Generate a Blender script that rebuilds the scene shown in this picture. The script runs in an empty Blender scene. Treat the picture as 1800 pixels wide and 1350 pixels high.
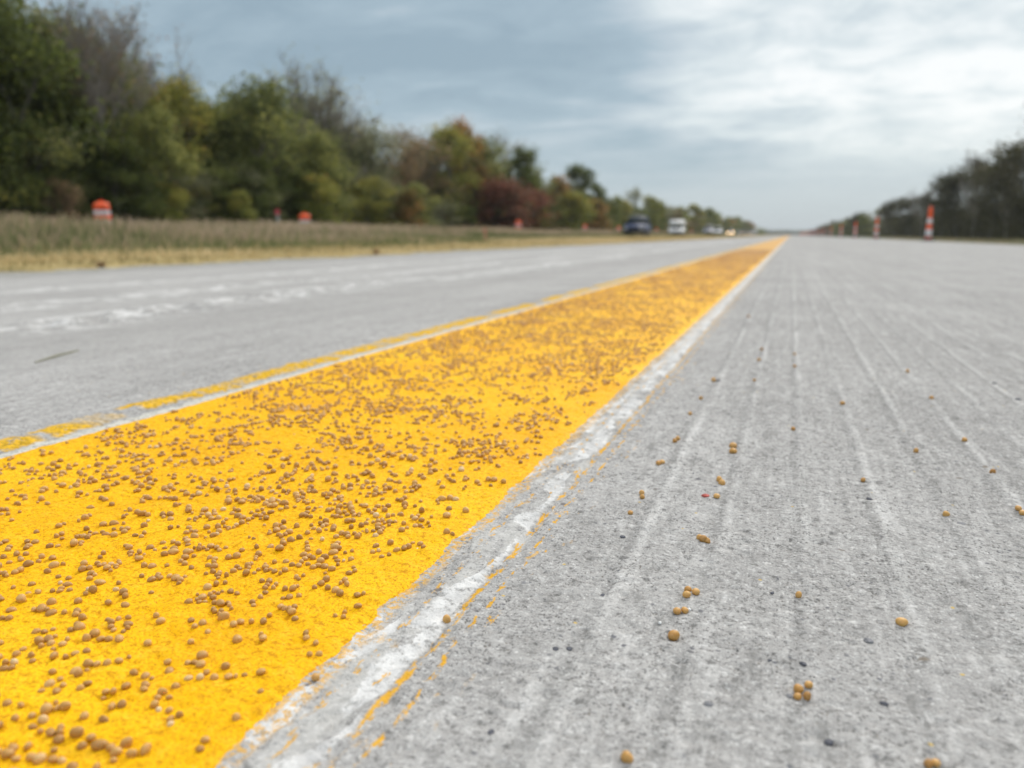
import bpy, bmesh, math, random
import numpy as np
from mathutils import Vector, Matrix, Euler
C = bpy.context.scene.collection
scene = bpy.context.scene
R = math.radians
rnd = random.Random(7)

# ------------------------------------------------------------------ camera
FPX, CX, CY, EYE = 1400.0, 900.0, 675.0, 0.064
PITCH, YAW = R(10.6), R(18.985)
cam_d = bpy.data.cameras.new("camera")
cam = bpy.data.objects.new("camera", cam_d)
C.objects.link(cam)
cam.location = (0, 0, EYE)
cam.rotation_euler = (R(90) - PITCH, 0, YAW)
cam_d.sensor_width = 36
cam_d.lens = 36 * FPX / 1800
cam_d.clip_start = 0.005
cam_d.clip_end = 9000
cam_d.dof.use_dof = True
cam_d.dof.focus_distance = 0.160
cam_d.dof.aperture_fstop = cam_d.lens / 1.30
scene.camera = cam
_F = Vector((-math.sin(YAW)*math.cos(PITCH), math.cos(YAW)*math.cos(PITCH), -math.sin(PITCH)))
_Rt = Vector((math.cos(YAW), math.sin(YAW), 0))
_U = _Rt.cross(_F)

def ray(px, py):
    return _F + _Rt*((px-CX)/FPX) + _U*((CY-py)/FPX)

def at_ground(px, py, z=0.0):
    """a measured point of the photo turned into a place on the road"""
    d = ray(px, py)
    for _ in range(6):
        t = (z-EYE)/d.z
        p = Vector((d.x*t, d.y*t, z))
        z = crown(p.x)
    return p, t

def at_lateral(px, X):
    """the place X metres to the side of the road axis seen in pixel column px"""
    d = ray(px, 413)
    t = X/d.x
    return X, d.y*t

# ------------------------------------------------------------------ world
SUN_AZ, SUN_EL = R(14), R(38)
sdir = Vector((math.sin(SUN_AZ)*math.cos(SUN_EL), math.cos(SUN_AZ)*math.cos(SUN_EL), math.sin(SUN_EL)))
world = bpy.data.worlds.new("World")
scene.world = world
world.use_nodes = True
world.cycles.sampling_method = 'MANUAL'
world.cycles.sample_map_resolution = 512

class NT:
    """small helper for node graphs"""
    def __init__(s, nt):
        s.nt = nt
        nt.nodes.clear()
    def n(s, t, **k):
        nd = s.nt.nodes.new(t)
        for a, v in k.items():
            if a.startswith('_'):
                continue
            setattr(nd, a, v)
        return nd
    def l(s, a, b):
        s.nt.links.new(a, b)
    def put(s, sock, v):
        if hasattr(v, 'links') or isinstance(v, bpy.types.NodeSocket):
            s.l(v, sock)
        else:
            sock.default_value = v
    def math(s, op, a, b=0.0, c=0.0, clamp=False):
        nd = s.n('ShaderNodeMath', operation=op, use_clamp=clamp)
        s.put(nd.inputs[0], a); s.put(nd.inputs[1], b); s.put(nd.inputs[2], c)
        return nd.outputs[0]
    def vmath(s, op, a, b=(0, 0, 0)):
        nd = s.n('ShaderNodeVectorMath', operation=op)
        s.put(nd.inputs[0], a); s.put(nd.inputs[1], b)
        return nd.outputs['Value'] if op in ('DOT_PRODUCT', 'LENGTH', 'DISTANCE') else nd.outputs[0]
    def xyz(s, v):
        nd = s.n('ShaderNodeSeparateXYZ'); s.l(v, nd.inputs[0]); return nd.outputs
    def comb(s, x, y, z):
        nd = s.n('ShaderNodeCombineXYZ')
        s.put(nd.inputs[0], x); s.put(nd.inputs[1], y); s.put(nd.inputs[2], z)
        return nd.outputs[0]
    def noise(s, vec, scale, detail=2.0, rough=0.5, dist=0.0):
        nd = s.n('ShaderNodeTexNoise')
        s.l(vec, nd.inputs['Vector'])
        nd.inputs['Scale'].default_value = scale
        nd.inputs['Detail'].default_value = detail
        nd.inputs['Roughness'].default_value = rough
        nd.inputs['Distortion'].default_value = dist
        return nd.outputs['Fac']
    def voro(s, vec, scale, feature='F1', rand=1.0):
        nd = s.n('ShaderNodeTexVoronoi', feature=feature)
        s.l(vec, nd.inputs['Vector'])
        nd.inputs['Scale'].default_value = scale
        nd.inputs['Randomness'].default_value = rand
        return nd
    def smooth(s, v, a, b, lo=0.0, hi=1.0):
        nd = s.n('ShaderNodeMapRange', interpolation_type='SMOOTHSTEP')
        s.put(nd.inputs['Value'], v)
        nd.inputs['From Min'].default_value = a; nd.inputs['From Max'].default_value = b
        nd.inputs['To Min'].default_value = lo; nd.inputs['To Max'].default_value = hi
        return nd.outputs[0]
    def mix(s, f, a, b, blend='MIX'):
        nd = s.n('ShaderNodeMix', data_type='RGBA', blend_type=blend)
        s.put(nd.inputs[0], f)
        for i, v in ((6, a), (7, b)):
            if isinstance(v, (tuple, list)) and len(v) == 3:
                v = (*v, 1)
            s.put(nd.inputs[i], v)
        return nd.outputs[2]
    def ramp(s, f, stops):
        nd = s.n('ShaderNodeValToRGB')
        s.l(f, nd.inputs[0])
        e = nd.color_ramp.elements
        while len(e) < len(stops):
            e.new(0.5)
        for i, (p, c) in enumerate(stops):
            e[i].position = p; e[i].color = (*c, 1) if len(c) == 3 else c
        return nd.outputs[0]
    def bump(s, h, strength, dist, prev=None):
        nd = s.n('ShaderNodeBump')
        s.l(h, nd.inputs['Height'])
        nd.inputs['Strength'].default_value = strength
        nd.inputs['Distance'].default_value = dist
        if prev is not None:
            s.l(prev, nd.inputs['Normal'])
        return nd.outputs[0]

w = NT(world.node_tree)
SKY_STRENGTH = 0.1
tc = w.n('ShaderNodeTexCoord')
dirv = tc.outputs['Generated']
dx, dy, dz = w.xyz(dirv)
sky = w.n('ShaderNodeTexSky')
sky.sky_type = 'NISHITA'
sky.sun_disc = False
sky.sun_elevation = SUN_EL
sky.sun_rotation = SUN_AZ
zz = w.math('ADD', w.math('MAXIMUM', dz, 0.0), 0.16)
cpos = w.comb(w.math('DIVIDE', dx, zz), w.math('DIVIDE', dy, zz), 0.0)
# cloud deck: large rolls lying across the view, wisps inside them
mp = w.n('ShaderNodeMapping'); w.l(cpos, mp.inputs[0])
mp.inputs['Rotation'].default_value = (0, 0, R(-40))
mp.inputs['Scale'].default_value = (0.58, 1.0, 1)
mp.inputs['Location'].default_value = (3.1, 1.7, 0)
n1 = w.noise(mp.outputs[0], 1.15, 3, 0.5, 0.5)
n2 = w.noise(mp.outputs[0], 3.6, 5, 0.62, 0.8)
nn = w.math('ADD', w.math('MULTIPLY', n1, 0.62), w.math('MULTIPLY', n2, 0.38))
# thin cloud near the sun lets more light through
bdir = ray(1870, -210).normalized()
ang = w.vmath('DOT_PRODUCT', w.vmath('NORMALIZE', dirv), tuple(bdir))
glow = w.smooth(ang, 0.885, 0.975)
up = w.smooth(dz, 0.44, 0.95)
low = w.smooth(dz, 0.11, -0.01)
val = w.math('ADD', w.math('MULTIPLY', nn, 1.35), w.math('MULTIPLY', glow, 0.52))
val = w.math('ADD', val, w.math('MULTIPLY', low, 0.10))
val = w.math('ADD', val, w.math('MULTIPLY', w.math('SUBTRACT', w.noise(cpos, 4.2, 5, 0.62, 0.6), 0.5), w.math('ADD', 0.22, w.math('MULTIPLY', glow, 0.55))))
val = w.math('ADD', val, -0.26)
hz_ = w.smooth(dz, 0.16, 0.02)
val = w.math('ADD', w.math('MULTIPLY', val, w.math('SUBTRACT', 1.0, hz_)), w.math('MULTIPLY', hz_, 0.57), clamp=True)
K = 1.0/SKY_STRENGTH
cl = w.ramp(val, [(0.30, (0.31*K/10, 0.415*K/10, 0.49*K/10)), (0.46, (0.38*K/10, 0.49*K/10, 0.565*K/10)), (0.60, (0.52*K/10, 0.61*K/10, 0.67*K/10)),
                  (0.74, (0.68*K/10, 0.76*K/10, 0.79*K/10)), (0.90, (0.86*K/10, 0.91*K/10, 0.92*K/10)), (1.0, (0.96*K/10, 0.985*K/10, 0.985*K/10))])
cl = w.vmath('SCALE', cl); cl.node.inputs['Scale'].default_value = 7.0
# an overcast sky is brighter towards the zenith
upg = w.n('ShaderNodeVectorMath', operation='SCALE')
w.l(cl, upg.inputs[0]); w.l(w.math('ADD', w.math('MULTIPLY', up, 2.7), 1.0), upg.inputs['Scale'])
warm = w.mix(up, (1, 1, 1), (1.33, 0.975, 0.80))
col = w.mix(0.93, sky.outputs[0], w.mix(1.0, upg.outputs[0], warm, 'MULTIPLY'))
bg = w.n('ShaderNodeBackground'); bg.inputs['Strength'].default_value = SKY_STRENGTH
w.l(col, bg.inputs['Color'])
wo = w.n('ShaderNodeOutputWorld'); w.l(bg.outputs[0], wo.inputs[0])

# ------------------------------------------------------------------ sun
sd = bpy.data.lights.new("sun", 'SUN')
sd.energy = 1.4
sd.angle = R(24)
sd.color = (1.0, 0.965, 0.91)
so = bpy.data.objects.new("sun", sd)
C.objects.link(so)
so.rotation_euler = (-sdir).to_track_quat('-Z', 'Y').to_euler()

vs = scene.view_settings
vs.view_transform = 'Standard'
vs.look = 'None'
vs.gamma = 1
vs.use_curve_mapping = False
vs.exposure = 0.5
scene.cycles.max_bounces = 5
scene.cycles.diffuse_bounces = 4
scene.cycles.transparent_max_bounces = 8

# ------------------------------------------------------------------ helpers
def tag(o, label=None, cat=None, group=None, kind=None):
    if label: o['label'] = label
    if cat: o['category'] = cat
    if group: o['group'] = group
    if kind: o['kind'] = kind
    return o

def empty(name, loc=(0, 0, 0), rz=0.0):
    o = bpy.data.objects.new(name, None)
    o.location = loc; o.rotation_euler = (0, 0, rz)
    o.empty_display_size = 0.1
    C.objects.link(o)
    return o

def np_mesh(name, co, faces, mats=(), smooth=False, attrs=None):
    """co (n,3) and faces (m,k) with k constant -> mesh"""
    me = bpy.data.meshes.new(name)
    co = np.ascontiguousarray(co, dtype=np.float32); faces = np.ascontiguousarray(faces, dtype=np.int32)
    n, (m, k) = len(co), faces.shape
    me.vertices.add(n); me.vertices.foreach_set('co', co.ravel())
    me.loops.add(m*k); me.loops.foreach_set('vertex_index', faces.ravel())
    me.polygons.add(m)
    me.polygons.foreach_set('loop_start', np.arange(0, m*k, k, dtype=np.int32))
    me.polygons.foreach_set('loop_total', np.full(m, k, dtype=np.int32))
    me.polygons.foreach_set('use_smooth', np.full(m, smooth, dtype=bool))
    me.update(calc_edges=True)
    for an, av in (attrs or {}).items():
        a = me.attributes.new(an, 'FLOAT', 'POINT')
        a.data.foreach_set('value', np.ascontiguousarray(av, dtype=np.float32))
    for mt in mats: me.materials.append(mt)
    return me

def link(name, me, parent=None, loc=None):
    o = bpy.data.objects.new(name, me)
    if parent is not None: o.parent = parent
    if loc is not None: o.location = loc
    C.objects.link(o)
    return o

class MB:
    """collects simple shapes into one bmesh"""
    def __init__(s): s.bm = bmesh.new()
    def lathe(s, prof, seg=20, c=(0, 0, 0)):
        rings = []
        for r, z in prof:
            rings.append([s.bm.verts.new((c[0]+r*math.cos(2*math.pi*i/seg), c[1]+r*math.sin(2*math.pi*i/seg), c[2]+z)) for i in range(seg)])
        for a, b in zip(rings, rings[1:]):
            for i in range(seg):
                s.bm.faces.new((a[i], a[(i+1) % seg], b[(i+1) % seg], b[i]))
        s.bm.faces.new(rings[0][::-1]); s.bm.faces.new(rings[-1])
        return s
    def box(s, lo, hi, bev=0.0):
        b = bmesh.new()
        bmesh.ops.create_cube(b, size=1)
        for v in b.verts:
            v.co = Vector([(lo[i]+hi[i])/2 + v.co[i]*(hi[i]-lo[i]) for i in range(3)])
        if bev: bmesh.ops.bevel(b, geom=b.edges[:], offset=bev, segments=2, affect='EDGES')
        s.merge(b); return s
    def merge(s, b):
        m = {}
        for v in b.verts: m[v] = s.bm.verts.new(v.co)
        for f in b.faces:
            try: s.bm.faces.new([m[v] for v in f.verts])
            except ValueError: pass
        b.free()
    def tube(s, pts, rad, seg=8):
        rings = []
        for i, p in enumerate(pts):
            p = Vector(p)
            d = (Vector(pts[min(i+1, len(pts)-1)]) - Vector(pts[max(i-1, 0)])).normalized()
            a = d.orthogonal().normalized(); b = d.cross(a)
            r = rad[i] if isinstance(rad, (list, tuple)) else rad
            rings.append([s.bm.verts.new(p + (a*math.cos(2*math.pi*k/seg) + b*math.sin(2*math.pi*k/seg))*r) for k in range(seg)])
        for q, t in zip(rings, rings[1:]):
            for k in range(seg):
                s.bm.faces.new((q[k], q[(k+1) % seg], t[(k+1) % seg], t[k]))
        s.bm.faces.new(rings[0][::-1]); s.bm.faces.new(rings[-1])
        return s
    def wheel(s, x, y, z, r, wd, seg=20, inner=0.0):
        # a disc with its axis along x
        b = bmesh.new()
        prof = [(r*0.9, -wd/2), (r, -wd/2+0.03), (r, wd/2-0.03), (r*0.9, wd/2)]
        rings = [[b.verts.new((x+q, y+rr*math.cos(2*math.pi*i/seg), z+rr*math.sin(2*math.pi*i/seg))) for i in range(seg)] for rr, q in prof]
        for a, c in zip(rings, rings[1:]):
            for i in range(seg): b.faces.new((a[i], a[(i+1) % seg], c[(i+1) % seg], c[i]))
        b.faces.new(rings[0][::-1]); b.faces.new(rings[-1])
        s.merge(b); return s
    def build(s, name, mat, parent=None, smooth=False):
        bmesh.ops.recalc_face_normals(s.bm, faces=s.bm.faces[:])
        me = bpy.data.meshes.new(name)
        s.bm.to_mesh(me); s.bm.free()
        if smooth:
            for p in me.polygons: p.use_smooth = True
        me.materials.append(mat)
        return link(name, me, parent)

def copy_tree(o, parent=None):
    c = o.copy(); C.objects.link(c); c.parent = parent
    for ch in [x for x in o.children]:
        copy_tree(ch, c)
    return c

# lattice noise in numpy, 0..1
def vnoise(x, y, seed=0):
    xi = np.floor(x).astype(np.int64); yi = np.floor(y).astype(np.int64)
    fx = x-xi; fy = y-yi
    fx = fx*fx*fx*(fx*(fx*6-15)+10); fy = fy*fy*fy*(fy*(fy*6-15)+10)
    def hsh(a, b):
        h = (a*374761393 + b*668265263 + seed*2147483647) & 0xffffffff
        h = ((h ^ (h >> 13))*1274126177) & 0xffffffff
        h = ((h ^ (h >> 16))*2246822519) & 0xffffffff
        return ((h ^ (h >> 15)) & 0xffff)/65535.0
    a = hsh(xi, yi); b = hsh(xi+1, yi); c = hsh(xi, yi+1); d = hsh(xi+1, yi+1)
    return a+(b-a)*fx+(c-a)*fy+(a-b-c+d)*fx*fy

def fbm(x, y, seed=0, oct=3, g=0.5):
    t = 0; amp = 1; tot = 0
    for i in range(oct):
        t = t+amp*vnoise(x*2**i, y*2**i, seed+i*17); tot += amp; amp *= g
    return t/tot

def sstep(a, b, v):
    t = np.clip((v-a)/(b-a), 0, 1)
    return t*t*(3-2*t)

def crown(X):
    """cross fall of the carriageway, metres, works on floats and arrays"""
    return -0.031*np.maximum(X-0.02, 0) - 0.020*np.maximum(-X-0.25, 0)

# stripe and groove layout (metres from the foot of the camera)
LN0, LN1 = -0.2130, -0.0635
GROOVE0, GSP = 0.0048, 0.0167

def road_z(X, Y, cell=None):
    z = crown(X)
    if cell is None: cell = np.zeros_like(X)
    def fade(wl): return 1-sstep(0.25*wl, 0.6*wl, cell)
    z = z + (fbm(X/0.035, Y/0.09, 3, 2)-0.5)*0.0009*fade(0.03)
    z = z + (fbm(X/0.0055, Y/0.0065, 9, 2)-0.5)*0.00042*fade(0.0055)
    z = z + (vnoise(X/0.0021, Y/0.0023, 21)-0.5)*0.00030*fade(0.0025)
    z = z - sstep(0.70, 0.92, vnoise(X/0.0013+5, Y/0.0013, 25))*0.00038*fade(0.0022)
    # long tining grooves right of the line
    on = sstep(-0.036, -0.030, X)
    wob = (vnoise(X*0+7, Y/0.06, 31)-0.5)*0.0014
    k = (X+wob-GROOVE0)/GSP
    kk = np.round(k); d = (k-kk)*GSP
    dep = 0.2+1.0*fbm(kk*3.3, Y/0.04, 41, 2)+0.9*(fbm(X/0.004, Y/0.008, 43, 2)-0.5)
    g = -np.exp(-(d/0.0009)**2)*0.00018 + np.exp(-((d-0.0024)/0.0012)**2)*0.00016
    z = z + on*g*dep*fade(0.006)
    # broken slit left by the masking on the right of the line
    wb = (fbm(Y/0.03, Y*0, 51, 2)-0.5)*0.0030
    q = X+0.0507+wb
    z = z - np.exp(-(q/0.0009)**2)*0.0005*sstep(0.35, 0.6, vnoise(Y/0.012, X*0, 55))*fade(0.004)
    # dribbled slurry on the left shoulder
    lump = np.exp(-((X+0.56+0.06*(vnoise(Y/0.5, Y*0, 61)-0.5))/0.045)**2) + 0.9*np.exp(-((X+0.80)/0.05)**2)
    z = z + lump*sstep(0.45, 0.7, fbm(X/0.016, Y/0.03, 63, 3))*0.0050*fade(0.03)
    # rough raised crust beside the left edge of the line
    cr = np.exp(-((X+0.2252)/0.0042)**2)
    z = z + cr*(0.0003+0.0018*fbm(X/0.005, Y/0.012, 67, 3))*sstep(0.3, 0.55, vnoise(Y/0.05, Y*0, 69))*fade(0.008)
    return z

# ------------------------------------------------------------------ materials
def mat(name):
    m = bpy.data.materials.new(name); m.use_nodes = True
    t = NT(m.node_tree)
    b = t.n('ShaderNodeBsdfPrincipled'); o = t.n('ShaderNodeOutputMaterial')
    t.l(b.outputs[0], o.inputs[0])
    return m, t, b

def plain(name, col, rough=0.6, var=0.12, scale=8.0, metal=0.0, emis=None, spec=0.5, coat=0.0):
    m, t, b = mat(name)
    tcn = t.n('ShaderNodeTexCoord').outputs['Object']
    f = t.noise(tcn, scale, 3, 0.6)
    c = t.mix(t.smooth(f, 0.3, 0.7), tuple(x*(1-var) for x in col), tuple(min(1, x*(1+var)) for x in col))
    t.l(c, b.inputs['Base Color'])
    b.inputs['Roughness'].default_value = rough
    b.inputs['Metallic'].default_value = metal
    b.inputs['Specular IOR Level'].default_value = spec
    b.inputs['Coat Weight'].default_value = coat
    if emis:
        b.inputs['Emission Color'].default_value = (*emis[0], 1)
        b.inputs['Emission Strength'].default_value = emis[1]
    return m

# ---- concrete carriageway
M_road, t, b = mat("concrete")
P = t.n('ShaderNodeTexCoord').outputs['Object']
x, y, z = t.xyz(P)
flat = t.comb(x, y, 0.0)
strk = t.comb(t.math('MULTIPLY', x, 1.0), t.math('MULTIPLY', y, 0.06), 0.0)
big = t.noise(flat, 7.0, 3, 0.6)
st1 = t.noise(strk, 38.0, 3, 0.6)
st2 = t.noise(strk, 6.0, 3, 0.6)
mot = t.noise(flat, 160.0, 3, 0.65)
base = t.ramp(t.math('ADD', t.math('MULTIPLY', big, 0.35), t.math('ADD', t.math('MULTIPLY', st1, 0.25), t.math('ADD', t.math('MULTIPLY', st2, 0.2), t.math('MULTIPLY', mot, 0.3)))),
              [(0.40, (0.300, 0.294, 0.286)), (0.53, (0.375, 0.368, 0.358)), (0.64, (0.455, 0.447, 0.436))])
# groove bands: paler along the ridges, darker along the bottoms
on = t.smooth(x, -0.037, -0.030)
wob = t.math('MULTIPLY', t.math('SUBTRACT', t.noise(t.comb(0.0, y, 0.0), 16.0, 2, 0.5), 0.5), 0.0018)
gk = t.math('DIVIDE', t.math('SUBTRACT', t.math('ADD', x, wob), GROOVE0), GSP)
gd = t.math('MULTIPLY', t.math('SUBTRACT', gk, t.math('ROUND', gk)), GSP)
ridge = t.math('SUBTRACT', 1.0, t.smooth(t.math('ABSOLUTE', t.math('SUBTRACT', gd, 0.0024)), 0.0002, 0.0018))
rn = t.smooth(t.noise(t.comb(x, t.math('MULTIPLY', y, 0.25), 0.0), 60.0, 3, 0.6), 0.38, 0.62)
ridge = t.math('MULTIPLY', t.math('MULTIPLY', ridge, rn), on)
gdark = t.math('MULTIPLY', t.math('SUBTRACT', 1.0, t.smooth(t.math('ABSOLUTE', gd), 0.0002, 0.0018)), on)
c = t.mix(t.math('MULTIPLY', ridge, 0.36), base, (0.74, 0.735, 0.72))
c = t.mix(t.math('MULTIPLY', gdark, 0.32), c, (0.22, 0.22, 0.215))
fine = t.noise(t.comb(x, t.math('MULTIPLY', y, 0.05), 0.0), 330.0, 4, 0.7)
c = t.mix(t.math('MULTIPLY', t.math('MULTIPLY', t.smooth(fine, 0.54, 0.66), on), 0.24), c, (0.70, 0.695, 0.68))
c = t.mix(t.math('MULTIPLY', t.math('MULTIPLY', t.smooth(fine, 0.46, 0.34), on), 0.30), c, (0.22, 0.22, 0.21))
# sand grains, with the pits' shade coloured in: fine light and dark salt-and-pepper
g1 = t.voro(t.comb(x, t.math('MULTIPLY', y, 0.8), 0.0), 1500.0)
gr = t.xyz(g1.outputs['Color'])[0]
gcore = t.math('SUBTRACT', 1.0, t.smooth(g1.outputs['Distance'], 0.12, 0.45))
dense = t.smooth(t.noise(flat, 55.0, 3, 0.6), 0.36, 0.62)
dk = t.math('MULTIPLY', t.math('MULTIPLY', gcore, t.math('GREATER_THAN', gr, 0.70)), dense)
c = t.mix(t.math('MULTIPLY', dk, 0.95), c, t.mix(t.xyz(g1.outputs['Color'])[1], (0.09, 0.092, 0.10), (0.22, 0.20, 0.17)))
lt = t.math('MULTIPLY', gcore, t.math('LESS_THAN', gr, 0.16))
c = t.mix(t.math('MULTIPLY', lt, 0.6), c, (0.70, 0.70, 0.69))
g0 = t.noise(flat, 2600.0, 2, 0.7)
g00 = t.noise(flat, 1150.0, 3, 0.75)
c = t.mix(t.math('MULTIPLY', t.math('MULTIPLY', t.smooth(g00, 0.46, 0.36), t.smooth(dense, 0.0, 1.0, 0.45, 1.0)), 0.85), c, (0.10, 0.10, 0.098))
c = t.mix(t.math('MULTIPLY', t.smooth(g00, 0.55, 0.70), 0.55), c, (0.72, 0.72, 0.71))
c = t.mix(t.math('MULTIPLY', t.smooth(g0, 0.40, 0.28), 0.6), c, (0.12, 0.12, 0.12))
c = t.mix(t.math('MULTIPLY', t.smooth(g0, 0.58, 0.75), 0.45), c, (0.74, 0.74, 0.73))
g5 = t.noise(flat, 480.0, 4, 0.75)
c = t.mix(t.math('MULTIPLY', t.smooth(g5, 0.46, 0.34), 0.75), c, (0.14, 0.138, 0.132))
c = t.mix(t.math('MULTIPLY', t.smooth(g5, 0.54, 0.68), 0.55), c, (0.70, 0.695, 0.68))
g6 = t.noise(t.comb(x, t.math('MULTIPLY', y, 0.35), 0.0), 210.0, 4, 0.7)
c = t.mix(t.math('MULTIPLY', t.smooth(g6, 0.46, 0.30), 0.6), c, (0.20, 0.198, 0.19))
c = t.mix(t.math('MULTIPLY', t.smooth(g6, 0.55, 0.70), 0.32), c, (0.72, 0.715, 0.70))
# bigger worn-in aggregate, bluish and brownish
wv = t.vmath('ADD', flat, t.vmath('SCALE', t.n('ShaderNodeTexNoise').outputs['Color']))
wn = [n_ for n_ in t.nt.nodes if n_.bl_idname == 'ShaderNodeTexNoise'][-1]
t.l(flat, wn.inputs['Vector']); wn.inputs['Scale'].default_value = 900.0
[n_ for n_ in t.nt.nodes if n_.bl_idname == 'ShaderNodeVectorMath' and n_.operation == 'SCALE'][-1].inputs['Scale'].default_value = 0.0007
for sc_, th_, r0, r1, ca, cb in ((480.0, 0.87, 0.10, 0.26, (0.10, 0.105, 0.125), (0.20, 0.20, 0.205)),
                                 (210.0, 0.945, 0.10, 0.22, (0.085, 0.09, 0.115), (0.24, 0.20, 0.15))):
    g2 = t.voro(wv, sc_)
    s2 = t.xyz(g2.outputs['Color'])
    m2 = t.math('MULTIPLY', t.math('GREATER_THAN', s2[0], th_), t.math('SUBTRACT', 1.0, t.smooth(g2.outputs['Distance'], r0, r1)))
    c = t.mix(t.math('MULTIPLY', m2, 0.8), c, t.mix(s2[1], ca, cb))
# rare yellow specks blown over from the line
g3 = t.voro(flat, 260.0)
s3 = t.xyz(g3.outputs['Color'])
m3 = t.math('MULTIPLY', t.math('GREATER_THAN', s3[2], 0.985), t.math('SUBTRACT', 1.0, t.smooth(g3.outputs['Distance'], 0.05, 0.12)))
c = t.mix(t.math('MULTIPLY', m3, 0.7), c, (0.62, 0.42, 0.06))
# --- remains beside the line: pale cement scrape with yellow smears
def band(v, a, b_, s=0.0012):
    return t.math('MULTIPLY', t.smooth(v, a-s, a+s), t.math('SUBTRACT', 1.0, t.smooth(v, b_-s, b_+s)))
warp = t.math('MULTIPLY', t.math('SUBTRACT', t.noise(flat, 90.0, 6, 0.75), 0.5), 0.012)
xw = t.math('ADD', x, t.math('MULTIPLY', warp, 0.40))
wide = band(xw, -0.0655, -0.0495, 0.0018)
pale = t.math('MULTIPLY', wide, t.smooth(t.noise(t.comb(x, t.math('MULTIPLY', y, 0.45), 0.0), 150.0, 3, 0.6), 0.46, 0.60))
c = t.mix(t.math('MULTIPLY', pale, 0.45), c, (0.60, 0.595, 0.57))
wpn = t.noise(t.comb(x, t.math('MULTIPLY', y, 0.5), 0.0), 190.0, 6, 0.62, 0.5)
wp = t.math('MULTIPLY', band(xw, -0.0575, -0.0515, 0.0016), t.smooth(wpn, 0.475, 0.53))
wv2 = t.voro(t.comb(t.math('MULTIPLY', xw, 1.0), t.math('ADD', t.math('MULTIPLY', y, 0.40), t.math('MULTIPLY', warp, 0.4)), 0.0), 190.0)
wcell = t.xyz(wv2.outputs['Color'])[0]
wp = t.math('MULTIPLY', t.math('MULTIPLY', band(xw, -0.0562, -0.0512, 0.0005), t.math('GREATER_THAN', wcell, 0.46)), t.smooth(wpn, 0.36, 0.44))
wp = t.math('MAXIMUM', wp, t.math('MULTIPLY', t.math('MULTIPLY', band(xw, -0.0640, -0.0580, 0.0010), t.math('GREATER_THAN', wcell, 0.70)), t.smooth(wpn, 0.44, 0.50)))
farw = t.smooth(y, 0.20, 0.45)
wp = t.math('MAXIMUM', wp, t.math('MULTIPLY', t.math('MULTIPLY', farw, t.smooth(wpn, 0.36, 0.52, 0.35, 0.8)), band(xw, -0.0600, -0.0535, 0.0014)))
wp = t.math('MULTIPLY', wp, t.smooth(g5, 0.38, 0.50, 0.30, 1.0))
c = t.mix(t.math('MULTIPLY', wp, 0.72), c, t.mix(t.smooth(mot, 0.35, 0.65), (0.60, 0.60, 0.595), (0.80, 0.80, 0.79)))
sm = t.noise(t.comb(t.math('MULTIPLY', xw, 1.0), t.math('MULTIPLY', y, 0.30), 0.3), 420.0, 4, 0.7)
ysm = t.math('MULTIPLY', t.math('MULTIPLY', band(x, -0.066, -0.0415, 0.003), t.smooth(sm, 0.60, 0.635)), t.smooth(t.noise(flat, 85.0, 2, 0.5), 0.42, 0.60))
# two thin trickles that ran along the tape edges
def trickle(cx_, wd, seed, th0):
    wv_ = t.math('MULTIPLY', t.math('SUBTRACT', t.noise(t.comb(seed, y, 0.0), 34.0, 6, 0.7), 0.5), 0.0060)
    q = t.math('ABSOLUTE', t.math('SUBTRACT', t.math('ADD', x, wv_), cx_))
    br = t.smooth(t.noise(t.comb(t.math('MULTIPLY', x, 1.2), t.math('MULTIPLY', y, 0.5), seed), 420.0, 5, 0.75), th0, th0+0.04)
    return t.math('MULTIPLY', t.math('SUBTRACT', 1.0, t.smooth(q, wd*0.5, wd*1.2)), br)
ysm = t.math('MAXIMUM', ysm, trickle(-0.0500, 0.0008, 1.3, 0.49))
ysm = t.math('MAXIMUM', ysm, trickle(-0.0465, 0.0005, 5.1, 0.52))
ysm = t.math('MAXIMUM', ysm, t.math('MULTIPLY', trickle(-0.0575, 0.0008, 8.7, 0.54), 0.9))
halo = t.math('MULTIPLY', band(xw, -0.0665, -0.0605, 0.0012), t.smooth(t.noise(flat, 700.0, 3, 0.7), 0.46, 0.56))
ysm = t.math('MAXIMUM', ysm, t.math('MULTIPLY', halo, 0.75))
c = t.mix(t.math('MULTIPLY', ysm, 0.9), c, t.mix(g00, (0.55, 0.27, 0.01), (0.90, 0.50, 0.03)))
# left side: thin pale border, then a fuzzy yellow crust with gaps
lwarp = t.math('MULTIPLY', t.math('SUBTRACT', t.noise(flat, 120.0, 5, 0.75), 0.5), 0.009)
xl = t.math('ADD', x, lwarp)
lw = t.math('MULTIPLY', band(xl, -0.2180, -0.2110, 0.0008), t.smooth(t.noise(flat, 240.0, 3, 0.6), 0.30, 0.45))
c = t.mix(t.math('MULTIPLY', t.math('MULTIPLY', lw, t.smooth(g5, 0.36, 0.52, 0.25, 1.0)), 0.70), c, (0.66, 0.65, 0.58))
gap = t.smooth(t.noise(t.comb(0.0, y, 4.0), 17.0, 4, 0.65), 0.42, 0.49)
xc = t.math('ADD', xl, t.math('MULTIPLY', t.math('SUBTRACT', t.noise(t.comb(0.0, y, 6.0), 24.0, 4, 0.65), 0.5), 0.016))
ly = t.math('MULTIPLY', band(xc, -0.2345, -0.2200, 0.0010), gap)
ly = t.math('MULTIPLY', ly, t.smooth(t.noise(flat, 170.0, 5, 0.75), 0.38, 0.47))
c = t.mix(t.math('MULTIPLY', ly, 0.92), c, t.mix(t.smooth(g5, 0.4, 0.6), (0.46, 0.28, 0.012), (0.86, 0.50, 0.015)))
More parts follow.
